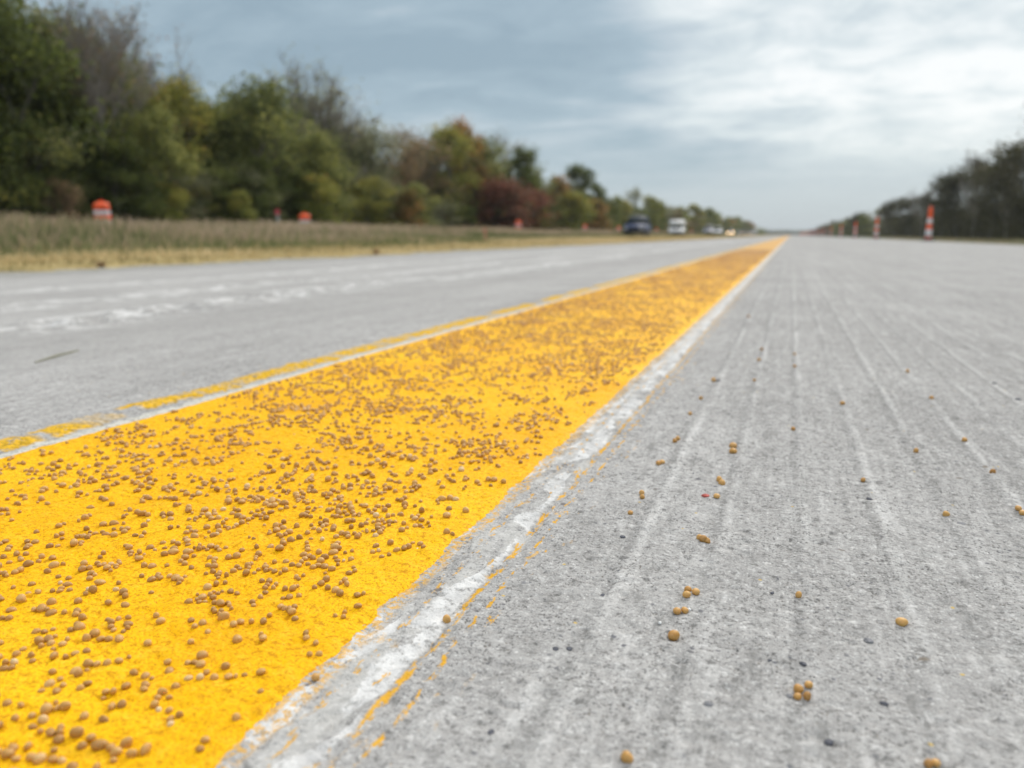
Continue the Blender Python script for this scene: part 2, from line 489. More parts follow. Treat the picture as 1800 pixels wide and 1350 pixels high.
# white slurry dribbles on the shoulder
dr = t.noise(t.comb(x, t.math('MULTIPLY', y, 0.8), 0.0), 34.0, 6, 0.75)
drx = t.math('ADD', x, t.math('MULTIPLY', t.math('SUBTRACT', t.noise(t.comb(0.0, y, 2.0), 1.6, 3, 0.5), 0.5), 0.25))
drm = t.math('MAXIMUM', t.math('MAXIMUM', band(drx, -0.60, -0.50, 0.02), band(drx, -0.78, -0.70, 0.02)), band(drx, -1.08, -0.98, 0.03))
drm = t.math('MULTIPLY', drm, t.smooth(dr, 0.49, 0.57))
c = t.mix(t.math('MULTIPLY', drm, 0.6), c, (0.74, 0.74, 0.73))
# dusty, slightly darker outer shoulder bands
ob = t.math('MULTIPLY', band(x, -0.50, -0.36, 0.04), t.smooth(st2, 0.35, 0.6))
c = t.mix(t.math('MULTIPLY', ob, 0.25), c, (0.28, 0.275, 0.265))
eg = t.smooth(t.math('ADD', x, t.math('MULTIPLY', t.math('SUBTRACT', t.noise(flat, 9.0, 4, 0.7), 0.5), 0.8)), -1.45, -1.75)
c = t.mix(t.math('MULTIPLY', t.math('MULTIPLY', eg, t.smooth(dr, 0.35, 0.6)), 0.75), c, (0.22, 0.22, 0.19))
t.l(c, b.inputs['Base Color'])
b.inputs['Roughness'].default_value = 0.9
b.inputs['Specular IOR Level'].default_value = 0.0
bn = t.bump(g0, 0.5, 0.00025)
bn = t.bump(g00, 0.6, 0.0006, bn)
bn = t.bump(g1.outputs['Distance'], 0.5, 0.00022, bn)
bn = t.bump(mot, 0.5, 0.0007, bn)
t.l(bn, b.inputs['Normal'])

# ---- yellow paint
M_yel, t, b = mat("yellow_paint")
P = t.n('ShaderNodeTexCoord').outputs['Object']
x, y, z = t.xyz(P)
flat = t.comb(x, y, 0.0)
n_a = t.noise(flat, 22.0, 4, 0.6)
n_b = t.noise(flat, 2100.0, 3, 0.75)
n_c = t.noise(flat, 260.0, 3, 0.6)
c = t.ramp(n_a, [(0.34, (0.86, 0.44, 0.001)), (0.50, (0.92, 0.51, 0.002)), (0.66, (0.94, 0.57, 0.006))])
c = t.mix(t.math('MULTIPLY', t.smooth(n_c, 0.50, 0.72), 0.35), c, (0.97, 0.62, 0.05))
c = t.mix(t.math('MULTIPLY', t.smooth(n_b, 0.48, 0.40), 0.9), c, (0.62, 0.25, 0.004))
v = t.voro(flat, 900.0)
vs_ = t.xyz(v.outputs['Color'])
pit = t.math('MULTIPLY', t.math('GREATER_THAN', vs_[0], 0.86), t.math('SUBTRACT', 1.0, t.smooth(v.outputs['Distance'], 0.08, 0.28)))
c = t.mix(t.math('MULTIPLY', pit, 0.7), c, (0.42, 0.19, 0.01))
n_d = t.noise(flat, 700.0, 4, 0.75)
c = t.mix(t.math('MULTIPLY', t.smooth(n_d, 0.48, 0.38), 0.8), c, (0.55, 0.23, 0.002))
c = t.mix(t.math('MULTIPLY', t.smooth(n_d, 0.56, 0.68), 0.45), c, (0.99, 0.66, 0.06))
# bead-strewn paint reads tan where the beads get too fine to tell apart
fr = t.smooth(y, 2.8, 3.8)
sp = t.noise(t.comb(x, t.math('MULTIPLY', y, 0.12), 0.0), 260.0, 3, 0.7)
c = t.mix(t.math('MULTIPLY', fr, t.smooth(sp, 0.3, 0.6, 0.50, 0.80)), c, (0.40, 0.215, 0.07))
t.l(c, b.inputs['Base Color'])
b.inputs['Roughness'].default_value = 0.62
b.inputs['Specular IOR Level'].default_value = 0.12
bn = t.bump(n_b, 0.8, 0.00032)
bn = t.bump(n_c, 0.35, 0.0008, bn)
t.l(bn, b.inputs['Normal'])

# ---- beads
M_bead, t, b = mat("bead_resin")
P = t.n('ShaderNodeTexCoord').outputs['Object']
geo = t.n('ShaderNodeNewGeometry')
oi = t.n('ShaderNodeObjectInfo')
r_ = t.math('FRACT', t.math('ADD', geo.outputs['Random Per Island'], oi.outputs['Random']))
c = t.ramp(r_, [(0.0, (0.38, 0.190, 0.040)), (0.35, (0.49, 0.255, 0.058)), (0.7, (0.57, 0.315, 0.082)), (0.96, (0.61, 0.36, 0.11)), (0.992, (0.72, 0.54, 0.30))])
c = t.mix(t.math('MULTIPLY', t.smooth(t.noise(P, 1400.0, 3, 0.6), 0.45, 0.7), 0.35), c, (0.60, 0.38, 0.19))
t.l(c, b.inputs['Base Color'])
b.inputs['Roughness'].default_value = 0.48
b.inputs['Subsurface Weight'].default_value = 0.25
b.inputs['Subsurface Radius'].default_value = (1.0, 0.5, 0.2)
b.inputs['Subsurface Scale'].default_value = 0.0006
b.inputs['Specular IOR Level'].default_value = 0.5
t.l(t.bump(t.noise(P, 2500.0, 2, 0.6), 0.35, 0.00012), b.inputs['Normal'])

# ---- ground
M_ground, t, b = mat("verge_soil")
P = t.n('ShaderNodeTexCoord').outputs['Object']
x, y, z = t.xyz(P)
n1_ = t.noise(P, 0.9, 5, 0.6); n2_ = t.noise(P, 11.0, 4, 0.65)
straw = t.ramp(n2_, [(0.30, (0.20, 0.15, 0.065)), (0.52, (0.36, 0.28, 0.12)), (0.72, (0.50, 0.41, 0.21))])
green = t.ramp(n2_, [(0.30, (0.045, 0.06, 0.022)), (0.55, (0.085, 0.095, 0.04)), (0.75, (0.15, 0.13, 0.07))])
side = t.smooth(t.math('ADD', x, t.math('MULTIPLY', n1_, 1.6)), -4.6, -3.6)
far_ = t.smooth(t.math('ADD', x, t.math('MULTIPLY', y, 0.13)), -5.5, -3.5)
f_ = t.math('MAXIMUM', side, t.math('MULTIPLY', far_, t.smooth(x, -15.0, -12.0)))
f_ = t.math('MULTIPLY', f_, t.smooth(x, 9.0, 5.0))
c = t.mix(f_, green, straw)
c = t.mix(t.math('MULTIPLY', t.smooth(n1_, 0.55, 0.75), 0.5), c, (0.10, 0.11, 0.045))
t.l(c, b.inputs['Base Color']); b.inputs['Roughness'].default_value = 0.95
b.inputs['Specular IOR Level'].default_value = 0.1
t.l(t.bump(n2_, 0.6, 0.05), b.inputs['Normal'])

def leafy(name, a, bcol, rough=0.6, trans=True):
    """foliage colour between two tints given by the mesh attribute"""
    m, t, b = mat(name)
    at = t.n('ShaderNodeAttribute', attribute_name='tint')
    oi = t.n('ShaderNodeObjectInfo')
    v = t.math('ADD', at.outputs['Fac'], t.math('MULTIPLY', t.math('SUBTRACT', oi.outputs['Random'], 0.5), 0.25), clamp=True)
    c = t.ramp(v, [(0.0, a), (1.0, bcol)]) if not isinstance(a, list) else t.ramp(v, a)
    t.l(c, b.inputs['Base Color'])
    b.inputs['Roughness'].default_value = rough
    b.inputs['Specular IOR Level'].default_value = 0.2
    if trans:      # thin leaves let light through
        tl = t.n('ShaderNodeBsdfTranslucent'); t.l(c, tl.inputs['Color'])
        mx = t.n('ShaderNodeMixShader'); mx.inputs[0].default_value = 0.5
        t.l(b.outputs[0], mx.inputs[1]); t.l(tl.outputs[0], mx.inputs[2])
        t.l(mx.outputs[0], [q for q in t.nt.nodes if q.bl_idname == 'ShaderNodeOutputMaterial'][0].inputs[0])
    return m

M_leaf = {
    'dark green': leafy('leaf_dark_green', [(0.0, (0.063, 0.081, 0.025)), (0.55, (0.138, 0.167, 0.040)), (1.0, (0.265, 0.276, 0.069))], None),
    'olive': leafy('leaf_olive', [(0.0, (0.104, 0.124, 0.046)), (0.55, (0.260, 0.280, 0.085)), (1.0, (0.468, 0.442, 0.130))], None),
    'yellow-green': leafy('leaf_yellow_green', [(0.0, (0.120, 0.144, 0.042)), (0.5, (0.312, 0.318, 0.072)), (0.85, (0.504, 0.432, 0.096)), (1.0, (0.540, 0.288, 0.084))], None),
    'orange': leafy('leaf_orange', [(0.0, (0.121, 0.121, 0.044)), (0.4, (0.264, 0.209, 0.066)), (0.7, (0.462, 0.231, 0.077)), (1.0, (0.572, 0.220, 0.066))], None),
    'dark red': leafy('leaf_dark_red', [(0.0, (0.10, 0.085, 0.045)), (0.4, (0.20, 0.10, 0.06)), (0.8, (0.31, 0.095, 0.07)), (1.0, (0.38, 0.20, 0.08))], None),
    'brown': leafy('leaf_brown', [(0.0, (0.125, 0.119, 0.062)), (0.4, (0.250, 0.206, 0.112)), (0.75, (0.413, 0.237, 0.150)), (1.0, (0.450, 0.325, 0.163))], None),
    'grey-green': leafy('leaf_grey_green', [(0.0, (0.156, 0.163, 0.091)), (0.6, (0.325, 0.325, 0.182)), (1.0, (0.468, 0.442, 0.247))], None),
    'dusk': leafy('leaf_dusky', [(0.0, (0.038, 0.038, 0.024)), (0.6, (0.10, 0.096, 0.052)), (1.0, (0.19, 0.175, 0.085))], None),
}
M_bark = plain('bark', (0.17, 0.15, 0.125), 0.9, 0.3, 3.0)
M_twig = plain('twig_bark', (0.30, 0.265, 0.235), 0.9, 0.25, 3.0)
M_weed = leafy('weed_blades', [(0.0, (0.13, 0.155, 0.06)), (0.3, (0.25, 0.245, 0.12)), (0.5, (0.42, 0.32, 0.205)), (0.8, (0.51, 0.385, 0.28)), (1.0, (0.68, 0.56, 0.40))], None, 0.9)
M_straw = leafy('straw_blades', [(0.0, (0.20, 0.18, 0.08)), (0.3, (0.50, 0.38, 0.19)), (0.7, (0.66, 0.52, 0.30)), (1.0, (0.78, 0.66, 0.44))], None, 0.85)

# ------------------------------------------------------------------ the carriageway
def axis(fine0, fine1, step, lo, hi, growth, maxstep=1e9):
    a = list(np.arange(fine0, fine1+step*0.5, step))
    s = step; v = a[-1]
    while v < hi:
        s = min(s*growth, maxstep); v += s; a.append(min(v, hi))
    s = step; v = a[0]; pre = []
    while v > lo:
        s = min(s*growth, maxstep); v -= s; pre.append(max(v, lo))
    return np.array(pre[::-1]+a)

def grid_faces(ny, nx):
    i = np.arange(ny-1)[:, None]*nx+np.arange(nx-1)[None, :]
    return np.stack([i, i+1, i+1+nx, i+nx], -1).reshape(-1, 4)

xs = axis(-0.245, 0.13, 0.00055, -1.95, 4.35, 1.022, 0.12)
ys = axis(0.065, 0.34, 0.00055, -6.0, 2600.0, 1.018)
XX, YY = np.meshgrid(xs, ys)
CELL = np.maximum(np.gradient(xs)[None, :]+0*YY, np.gradient(ys)[:, None]+0*XX)
ZZ = road_z(XX, YY, CELL)
# worn left edge wanders a little
edge = sstep(-1.78, -1.95, XX)
XR = XX + edge*(fbm(YY/0.35, YY*0, 71, 4, 0.7)-0.5)*0.40*(YY < 60)
me = np_mesh("road", np.stack([XR, YY, ZZ], -1).reshape(-1, 3), grid_faces(*XX.shape), [M_road], True)
road = tag(link("road", me), 'pale grey ribbed concrete carriageway running to the horizon', kind='structure')

# ---- the yellow line: a skin of paint that feathers out into the concrete
xs = axis(LN0+0.004, LN1-0.006, 0.0005, LN0-0.004, LN1+0.005, 1.0)
ys = axis(0.065, 0.34, 0.0005, -3.0, 600.0, 1.018)
XX, YY = np.meshgrid(xs, ys)
CELL = np.maximum(np.gradient(xs)[None, :]+0*YY, np.gradient(ys)[:, None]+0*XX)
rz = road_z(XX, YY, CELL)
near = 1-sstep(0.6, 2.5, YY)
rag = ((fbm(XX/0.004, YY/0.005, 81, 4, 0.75)-0.5)*0.0034 + (vnoise(XX/0.02, YY/0.03, 83)-0.5)*0.0006)*near
dR = (LN1+rag)-XX
dL = XX-(LN0+rag*0.6)
ins = np.minimum(dR, dL)
lift = np.clip(ins/0.0016, -1, 1)*0.00050
relief = (fbm(XX/0.010, YY/0.014, 85, 3)-0.5)*0.0004*near
ZL = rz + lift + relief*sstep(0.0, 0.004, ins) - 0.0006*(ins < -0.0012)
me = np_mesh("yellow_line", np.stack([XX, YY, ZL], -1).reshape(-1, 3), grid_faces(*XX.shape), [M_yel], True)
line = tag(link("yellow_line", me), 'wide bright yellow painted line strewn with tan beads', 'road line')

# ------------------------------------------------------------------ beads
def ico(sub):
    b = bmesh.new(); bmesh.ops.create_icosphere(b, subdivisions=sub, radius=1)
    co = np.array([v.co[:] for v in b.verts]); fa = np.array([[v.index for v in f.verts] for f in b.faces]); b.free()
    return co, fa
ICO3, ICO2, ICO1 = ico(3), ico(2), ico(1)

def lumpy(co, seed, amp=0.07):
    g = np.random.default_rng(seed)
    k = g.normal(size=(5, 3))*1.7; ph = g.uniform(0, 6.28, 5)
    d = sum(np.sin(co@k[i]+ph[i]) for i in range(5))/5
    return co*(1+amp*1.6*d)[:, None]*g.uniform(0.84, 1.14, 3)

def line_z(X, Y):
    X = np.asarray(X, float); Y = np.asarray(Y, float)
    near = 1-sstep(0.6, 2.5, Y)
    return road_z(X, Y) + 0.0005 + (fbm(X/0.010, Y/0.014, 85, 3)-0.5)*0.0004*near

g = np.random.default_rng(11)
def scatter(y0, y1, dens):
    n = int((LN1-LN0)*(y1-y0)*dens*2.2)
    X = g.uniform(LN0+0.004, LN1-0.002, n); Y = g.uniform(y0, y1, n)
    cl = fbm(X/0.013, Y/0.013, 91, 2)*0.75+fbm(X/0.05, Y/0.08, 95, 2)*0.25
    keep = g.uniform(0, 1, n) < np.clip((cl-0.22)*1.5, 0.10, 1)
    # fewer beads along both rims
    rim = sstep(0.0, 0.016, np.minimum(X-LN0, LN1-X))
    keep &= g.uniform(0, 1, n) < 0.25+0.75*rim
    X, Y = X[keep], Y[keep]
    # companions that stick to a bead
    m = g.uniform(0, 1, len(X)) < 0.30
    a = g.uniform(0, 2*np.pi, m.sum()); d = g.uniform(0.0012, 0.0017, m.sum())
    X = np.concatenate([X, X[m]+np.cos(a)*d]); Y = np.concatenate([Y, Y[m]+np.sin(a)*d])
    ok = (X > LN0+0.002) & (X < LN1-0.001)
    X, Y = X[ok], Y[ok]
    return X, Y, np.clip(g.lognormal(np.log(0.00061), 0.21, len(X)), 0.00030, 0.00092)
bx, by, br = scatter(0.045, 3.6, 92000)
# thin out beads that would run into each other
order = np.argsort(by); bx, by, br = bx[order], by[order], br[order]
cellmap = {}; keep = []
for i in range(len(bx)):
    kx, ky = int(bx[i]//0.002), int(by[i]//0.002); ok = True
    for ax in (-1, 0, 1):
        for ay in (-1, 0, 1):
            for j in cellmap.get((kx+ax, ky+ay), ()):
                if (bx[i]-bx[j])**2+(by[i]-by[j])**2 < (0.80*(br[i]+br[j]))**2: ok = False
    if ok: cellmap.setdefault((kx, ky), []).append(i); keep.append(i)
bx, by, br = bx[keep], by[keep], br[keep]
bz = line_z(bx, by) + br*g.uniform(0.12, 0.55, len(br))
# which ones the frame shows largest
rel = np.stack([bx, by, bz-EYE], 1)
dep = rel@np.array(_F); uu = rel@np.array(_Rt)/dep; vv = rel@np.array(_U)/dep
inside = (np.abs(uu) < 900/FPX) & (np.abs(vv) < 675/FPX) & (dep > 0)
score = np.where(inside, br/dep, 0)
N_IND = 258
top = np.argsort(-score)[:N_IND]
ind = np.zeros(len(bx), bool); ind[top] = True
protos = []
for k in range(10):
    co = lumpy(ICO3[0], 100+k, 0.09)
    protos.append(np_mesh("bead", co*0.001, ICO3[1], [M_bead], True))
for i in top:
    o = bpy.data.objects.new("bead", protos[rnd.randrange(10)])
    o.location = (bx[i], by[i], bz[i]); s = br[i]/0.00105
    o.scale = (s*rnd.uniform(0.9, 1.2), s*rnd.uniform(0.85, 1.1), s*rnd.uniform(0.75, 1.0))
    o.rotation_euler = (rnd.uniform(-0.3, 0.3), rnd.uniform(-0.3, 0.3), rnd.uniform(0, 6.28))
    C.objects.link(o)
    tag(o, 'small tan bead half sunk in the yellow paint, among the nearest of very many', 'bead', 'tan beads in the near end of the yellow line')

def many(name, idx, icos, amp, mats):
    """bead mass of one detail level"""
    co0, fa0 = icos
    var = np.stack([lumpy(co0, 300+k, amp) for k in range(12)])
    n = len(idx); vi = g.integers(0, 12, n)
    a = g.uniform(0, 6.28, n); ca, sa = np.cos(a)[:, None], np.sin(a)[:, None]
    v = var[vi]*br[idx][:, None, None]*g.uniform(0.82, 1.22, (n, 1, 3))
    vx = v[..., 0]*ca-v[..., 1]*sa; vy = v[..., 0]*sa+v[..., 1]*ca
    co = np.stack([vx+bx[idx][:, None], vy+by[idx][:, None], v[..., 2]*0.95+bz[idx][:, None]], -1).reshape(-1, 3)
    fa = (fa0[None]+(np.arange(n)*len(co0))[:, None, None]).reshape(-1, 3)
    return co, fa
rest = np.where(~ind)[0]
c1, f1 = many("", rest[by[rest] < 0.75], ICO2, 0.06, None)
c2, f2 = many("", rest[by[rest] >= 0.75], ICO1, 0.06, None)
me = np_mesh("bead_scatter", np.concatenate([c1, c2]), np.concatenate([f1, f2+len(c1)]), [M_bead], True)
tag(link("bead_scatter", me), 'thousands of tan beads sunk in the yellow paint farther along the line', 'beads', kind='stuff')
print("beads", len(bx))

# ---- loose beads and clusters on the concrete, each where the photo has it
def px_bead(px, py):
    p, t_ = at_ground(px, py)
    return p, t_/FPX       # metres per photo pixel there
def bead_group(spec, label, cat='bead', grp='loose beads on the bare concrete'):
    """spec: list of (px, py, diameter px); several beads stuck together make one cluster with the beads as its parts"""
    pos = []
    for (px, py, d) in spec:
        p, k = px_bead(px, py); r = max(d*k*0.5, 0.0006)
        pos.append((p.x, p.y, float(road_z(np.array([p.x]), np.array([p.y]))[0])+r*0.60, r))
    if len(pos) == 1:
        o = bpy.data.objects.new("bead", protos[rnd.randrange(10)]); C.objects.link(o)
        X, Y, Z, r = pos[0]; o.location = (X, Y, Z); o.scale = (r*1000*1.05, r*1000, r*960)
        o.rotation_euler = (0, 0, rnd.uniform(0, 6))
        return tag(o, label, cat, grp)
    X, Y = sum(p[0] for p in pos)/len(pos), sum(p[1] for p in pos)/len(pos)
    Z = float(road_z(np.array([X]), np.array([Y]))[0])
    e = empty("bead_cluster", (X, Y, Z)); e.empty_display_size = 0.001
    for (a, b_, c_, r) in pos:
        o = bpy.data.objects.new("bead", protos[rnd.randrange(10)]); C.objects.link(o); o.parent = e
        o.location = (a-X, b_-Y, c_-Z); o.scale = (r*1000, r*1000, r*970); o.rotation_euler = (0, 0, rnd.uniform(0, 6))
    return tag(e, label, 'bead cluster', grp)

bead_group([(1184, 1119, 20)], 'large round tan bead lying alone just below the touching pair on the concrete')
bead_group([(1190, 1078, 15), (1204, 1077, 14)], 'two round tan beads touching side by side with a white fleck at their right')
bead_group([(1207, 1050, 15), (1209, 1038, 13), (1223, 1044, 15)], 'tight cluster of tan beads above the touching pair on the concrete')
bead_group([(1230, 947, 12), (1236, 951, 14), (1243, 952, 11)], 'elongated cluster of orange-tan beads alone between the round clump and the red chip')
bead_group([(1264, 846, 12), (1269, 850, 13)], 'lumpy pair of brown beads just above right of the red chip')
bead_group([(1260, 875, 10)], 'tiny brown bead immediately right of the red chip')
bead_group([(1289, 786, 12), (1288, 796, 12)], 'two tan beads one behind the other above the red chip')
bead_group([(1186, 779, 9), (1191, 775, 9)], 'blurred pair of beads close to the line, farther up than the single bead beside it')
bead_group([(1157, 816, 10), (1164, 814, 9)], 'small flat pair of brown beads in the first groove beside the line')
bead_group([(1128, 868, 10), (1129, 875, 9)], 'upright pair of small brown beads in the first groove, nearer than the flat pair')
bead_group([(1108, 903, 10)], 'small dull bead in the first groove below the upright pair')
bead_group([(1403, 1212, 17), (1402, 1224, 15), (1421, 1208, 16), (1419, 1226, 16)], 'square clump of four brown beads in a dark dent, largest cluster low on the right')
bead_group([(1585, 1095, 17)], 'single pinkish-brown bead alone on the right half of the concrete')
bead_group([(1404, 1048, 13)], 'pale pinkish bead level with the tight cluster and right of it')
bead_group([(1102, 1333, 22)], 'large blurred brown bead at the very bottom edge of the photo')
bead_group([(785, 1086, 16)], 'brown bead caught in the thin yellow trickle right of the line')
bead_group([(555, 1191, 13)], 'reddish bead on the white patch at the lower right edge of the line')
bead_group([(1632, 1342, 17), (1645, 1340, 15)], 'pair of blurred beads cut by the bottom edge near the right corner')
bead_group([(1790, 897, 12), (1797, 904, 12)], 'elongated orange-tan beads at the right edge of the photo')
bead_group([(1663, 904, 11)], 'small brown bead above the grey chip on the far right')
bead_group([(1745, 831, 11)], 'brown bead nearest the right edge above the elongated pair')
bead_group([(1695, 776, 9)], 'small bead in the outer grooves, farther away than the bead nearest the right edge')
bead_group([(1610, 796, 10)], 'small bead in the outer right groove left of the farther bead')
bead_group([(1517, 846, 9)], 'tiny bead above the bluish chip in the right grooves')
bead_group([(1394, 756, 8)], 'tiny greenish bead in the middle groove straight below the end of the road')
for (px, py, d) in ((1481, 710, 8), (1637, 702, 8), (1595, 655, 7), (1232, 702, 7), (1213, 729, 7), (1254, 669, 9),
                    (1326, 669, 6), (1397, 644, 6), (1334, 633, 6), (1339, 615, 6), (1316, 558, 5), (1397, 623, 5)):
    bead_group([(px, py, d)], 'tiny blurred bead far up the ribbed concrete, one of a scattered dozen', grp='tiny far beads on the concrete')

# ---- dark chips of stone lying on or set in the concrete
M_chipd = plain('dark_stone', (0.085, 0.088, 0.105), 0.75, 0.3, 900)
M_chipg = plain('grey_stone', (0.22, 0.22, 0.23), 0.8, 0.25, 900)
M_chipr = plain('red_chip', (0.42, 0.07, 0.05), 0.6, 0.35, 900)
M_chipw = plain('white_flake', (0.85, 0.85, 0.84), 0.35, 0.05, 900)
def chip(px, py, w_, m, label, cat='stone chip', grp='small stone chips on the concrete', name='stone_chip', flat=0.45):
    p, k = px_bead(px, py); r = w_*k*0.5
    co = lumpy(ICO2[0], int(px*7+py), 0.20)
    co = np.round(co*2.2)/2.2*0.55+co*0.45
    co = co*np.array([r*rnd.uniform(0.9, 1.15), r*rnd.uniform(0.7, 1.3), r*flat])
    a = rnd.uniform(0, 3.1); ca, sa = math.cos(a), math.sin(a)
    co = np.stack([co[:, 0]*ca-co[:, 1]*sa*0.8, co[:, 0]*sa+co[:, 1]*ca*0.8, co[:, 2]], 1)
    me = np_mesh(name, co, ICO2[1], [m], False)
    z_ = float(road_z(np.array([p.x]), np.array([p.y]))[0])
    return tag(link(name, me, None, (p.x, p.y, z_+r*flat*0.35)), label, cat, grp)
chip(1457, 1303, 21, M_chipd, 'dark blue-grey stone chip low on the right, nearest and largest of the chips')
chip(863, 1284, 15, M_chipd, 'dark grey stone chip near the bottom between the line and the blurred bead')
chip(977, 1138, 13, M_chipd, 'brownish dark chip, left one of two beside each other below the line')
chip(1001, 1137, 12, M_chipd, 'flat dark chip, right one of two beside each other')
chip(1059, 1043, 12, M_chipd, 'dark brown chip left of the touching pair of beads')
chip(1095, 943, 10, M_chipd, 'slanting dark chip in the first groove below the small dull bead')
chip(1358, 1043, 11, M_chipd, 'dark chip just left of the pale pinkish bead')
chip(1412, 1167, 15, M_chipd, 'wide dark chip above the square clump of four beads')
chip(1353, 1160, 9, M_chipd, 'small black chip left of the wide dark chip')
chip(1388, 1222, 12, M_chipg, 'grey chip touching the left side of the square clump of beads')
chip(1245, 1238, 17, M_chipg, 'pale olive-grey chip alone between the square bead clump and the bottom bead')
chip(1526, 1127, 18, M_chipg, 'wide grey chip below left of the single pinkish-brown bead')
chip(1554, 1236, 15, M_chipd, 'dark blue chip right of the square clump of beads')
chip(1528, 878, 11, M_chipd, 'bluish chip below the tiny bead in the right grooves')
chip(1689, 918, 14, M_chipg, 'round grey chip below the small brown bead on the far right')
chip(1789, 704, 11, M_chipd, 'dark chip far up at the right edge of the photo')
chip(1748, 676, 8, M_chipd, 'faint dark chip farther up than the one at the right edge')
chip(1262, 669, 9, M_chipd, 'dark chip touching a tiny far bead beside the line')
chip(1241, 871, 12, M_chipr, 'small bright red chip beside a tiny bead', 'chip', 'bright flecks on the concrete', 'red_chip', 0.5)
chip(1211, 1073, 7, M_chipw, 'glinting white flake at the right of the touching bead pair', 'flake', 'bright flecks on the concrete', 'white_flake', 0.9)
chip(1160, 1095, 6, M_chipw, 'tiny white flake above the single large bead', 'flake', 'bright flecks on the concrete', 'white_flake', 0.9)
chip(735, 967, 9, M_chipw, 'blurry white flake on the pale scrape beside the yellow line', 'flake', 'bright flecks on the concrete', 'white_flake', 0.7)

# a dry grass blade lying on the shoulder
p0, k = px_bead(62, 640); p1, _ = px_bead(138, 622); p2, _ = px_bead(100, 629)
mb = MB(); mb.tube([(p0.x, p0.y, 0.001-0.02*max(0, -p0.x-0.25)), (p2.x, p2.y, 0.0012-0.02*max(0, -p2.x-0.25)), (p1.x, p1.y, 0.002-0.02*max(0, -p1.x-0.25))], [0.0003, 0.0007, 0.0004], 6)
tag(mb.build("grass_blade", plain('dry_blade', (0.24, 0.23, 0.15), 0.7)), 'dry greenish grass blade lying on the left shoulder', 'grass blade')

# ------------------------------------------------------------------ ground sheet
prof = [(-2500, 4.0), (-600, 0.3), (-120, -0.1), (-60, -0.1), (-38, -0.10), (-34, 0.02), (-31.3, 0.17), (-20.4, 0.20), (-19.2, 0.05), (-17.5, -0.05), (-13, -0.085), (-9, -0.09), (-4.8, -0.075), (-3.4, -0.055),
        (-2.4, -0.046), (-1.85, -0.050), (-1.6, -0.10), (4.0, -0.25), (4.42, -0.15), (4.9, -0.20), (8.0, -0.75), (12, -0.9), (22, -0.5), (40, -0.4), (120, -0.4), (600, 0.3), (2500, 4.0)]
PX_ = np.array([p[0] for p in prof], float); PZ_ = np.array([p[1] for p in prof], float)
def ground_z(X, Y):
    X = np.asarray(X, float); Y = np.asarray(Y, float)
    z = np.interp(X, PX_, PZ_)
    amp = np.where((X > -1.9) & (X < 4.9), 0.0, np.clip(np.minimum(np.abs(X+1.9), 2.0)*0.012, 0, 0.02))
    amp = np.where((X < -19) & (X > -33), 0.0, amp)
    return z + (fbm(X/1.7, Y/2.3, 101, 3)-0.5)*amp
gx = np.unique(np.concatenate([PX_, np.linspace(-20.4, -1.85, 70), np.linspace(-60, -20.4, 26), np.linspace(4.4, 40, 40)]))
gy = np.unique(np.concatenate([np.linspace(-30, 40, 120), np.geomspace(40, 3200, 90), [-400, -150, -70]]))
XX, YY = np.meshgrid(gx, gy)
me = np_mesh("ground", np.stack([XX, YY, ground_z(XX, YY)], -1).reshape(-1, 3), grid_faces(*XX.shape), [M_ground], True)
tag(link("ground", me), 'grassy verge and median beside the carriageway', kind='structure')
M_asph = plain('worn_asphalt', (0.17, 0.17, 0.165), 0.9, 0.15, 1.2)
me = np_mesh("opposite_road", np.array([(-31, -100, 0.185), (-20.7, -100, 0.215), (-20.7, 3000, 0.215), (-31, 3000, 0.185)], float), np.array([[0, 1, 2, 3]]), [M_asph])
tag(link("opposite_road", me), 'opposite carriageway beyond the weedy median', kind='structure')

# ------------------------------------------------------------------ grass
def blades(name, X, Y, H, W, tint, m, label, cat, heads=False):
    n = len(X); Z = ground_z(X, Y)-0.01
    a = g.uniform(0, 6.28, n); lean = g.uniform(0.05, 0.45, n)*H; la = g.uniform(0, 6.28, n)
    wx, wy = np.cos(a)*W/2, np.sin(a)*W/2
    lx, ly = np.cos(la)*lean, np.sin(la)*lean
    P0 = np.stack([X-wx, Y-wy, Z], 1); P1 = np.stack([X+wx, Y+wy, Z], 1)
    k = 1.5 if heads else 0.8
    P2 = np.stack([X+lx*0.5+wx*k, Y+ly*0.5+wy*k, Z+H*0.62], 1); P3 = np.stack([X+lx*0.5-wx*k, Y+ly*0.5-wy*k, Z+H*0.62], 1)
    P4 = np.stack([X+lx+wx*0.25, Y+ly+wy*0.25, Z+H], 1); P5 = np.stack([X+lx-wx*0.25, Y+ly-wy*0.25, Z+H], 1)
    co = np.stack([P0, P1, P2, P3, P4, P5], 1).reshape(-1, 3)
    b6 = np.arange(n)[:, None]*6
    fa = np.concatenate([b6+np.array([[0, 1, 2, 3]]), b6+np.array([[3, 2, 4, 5]])])
    lo = np.clip(tint[0], 0, 1); hi = np.clip(tint[1], 0, 1)
    at = np.stack([lo, lo, (lo+hi)/2+0.05, (lo+hi)/2+0.05, hi, hi], 1).ravel()
    me = np_mesh(name, co, fa, [m], False, {'tint': at})
    return tag(link(name, me), label, cat, kind='stuff')

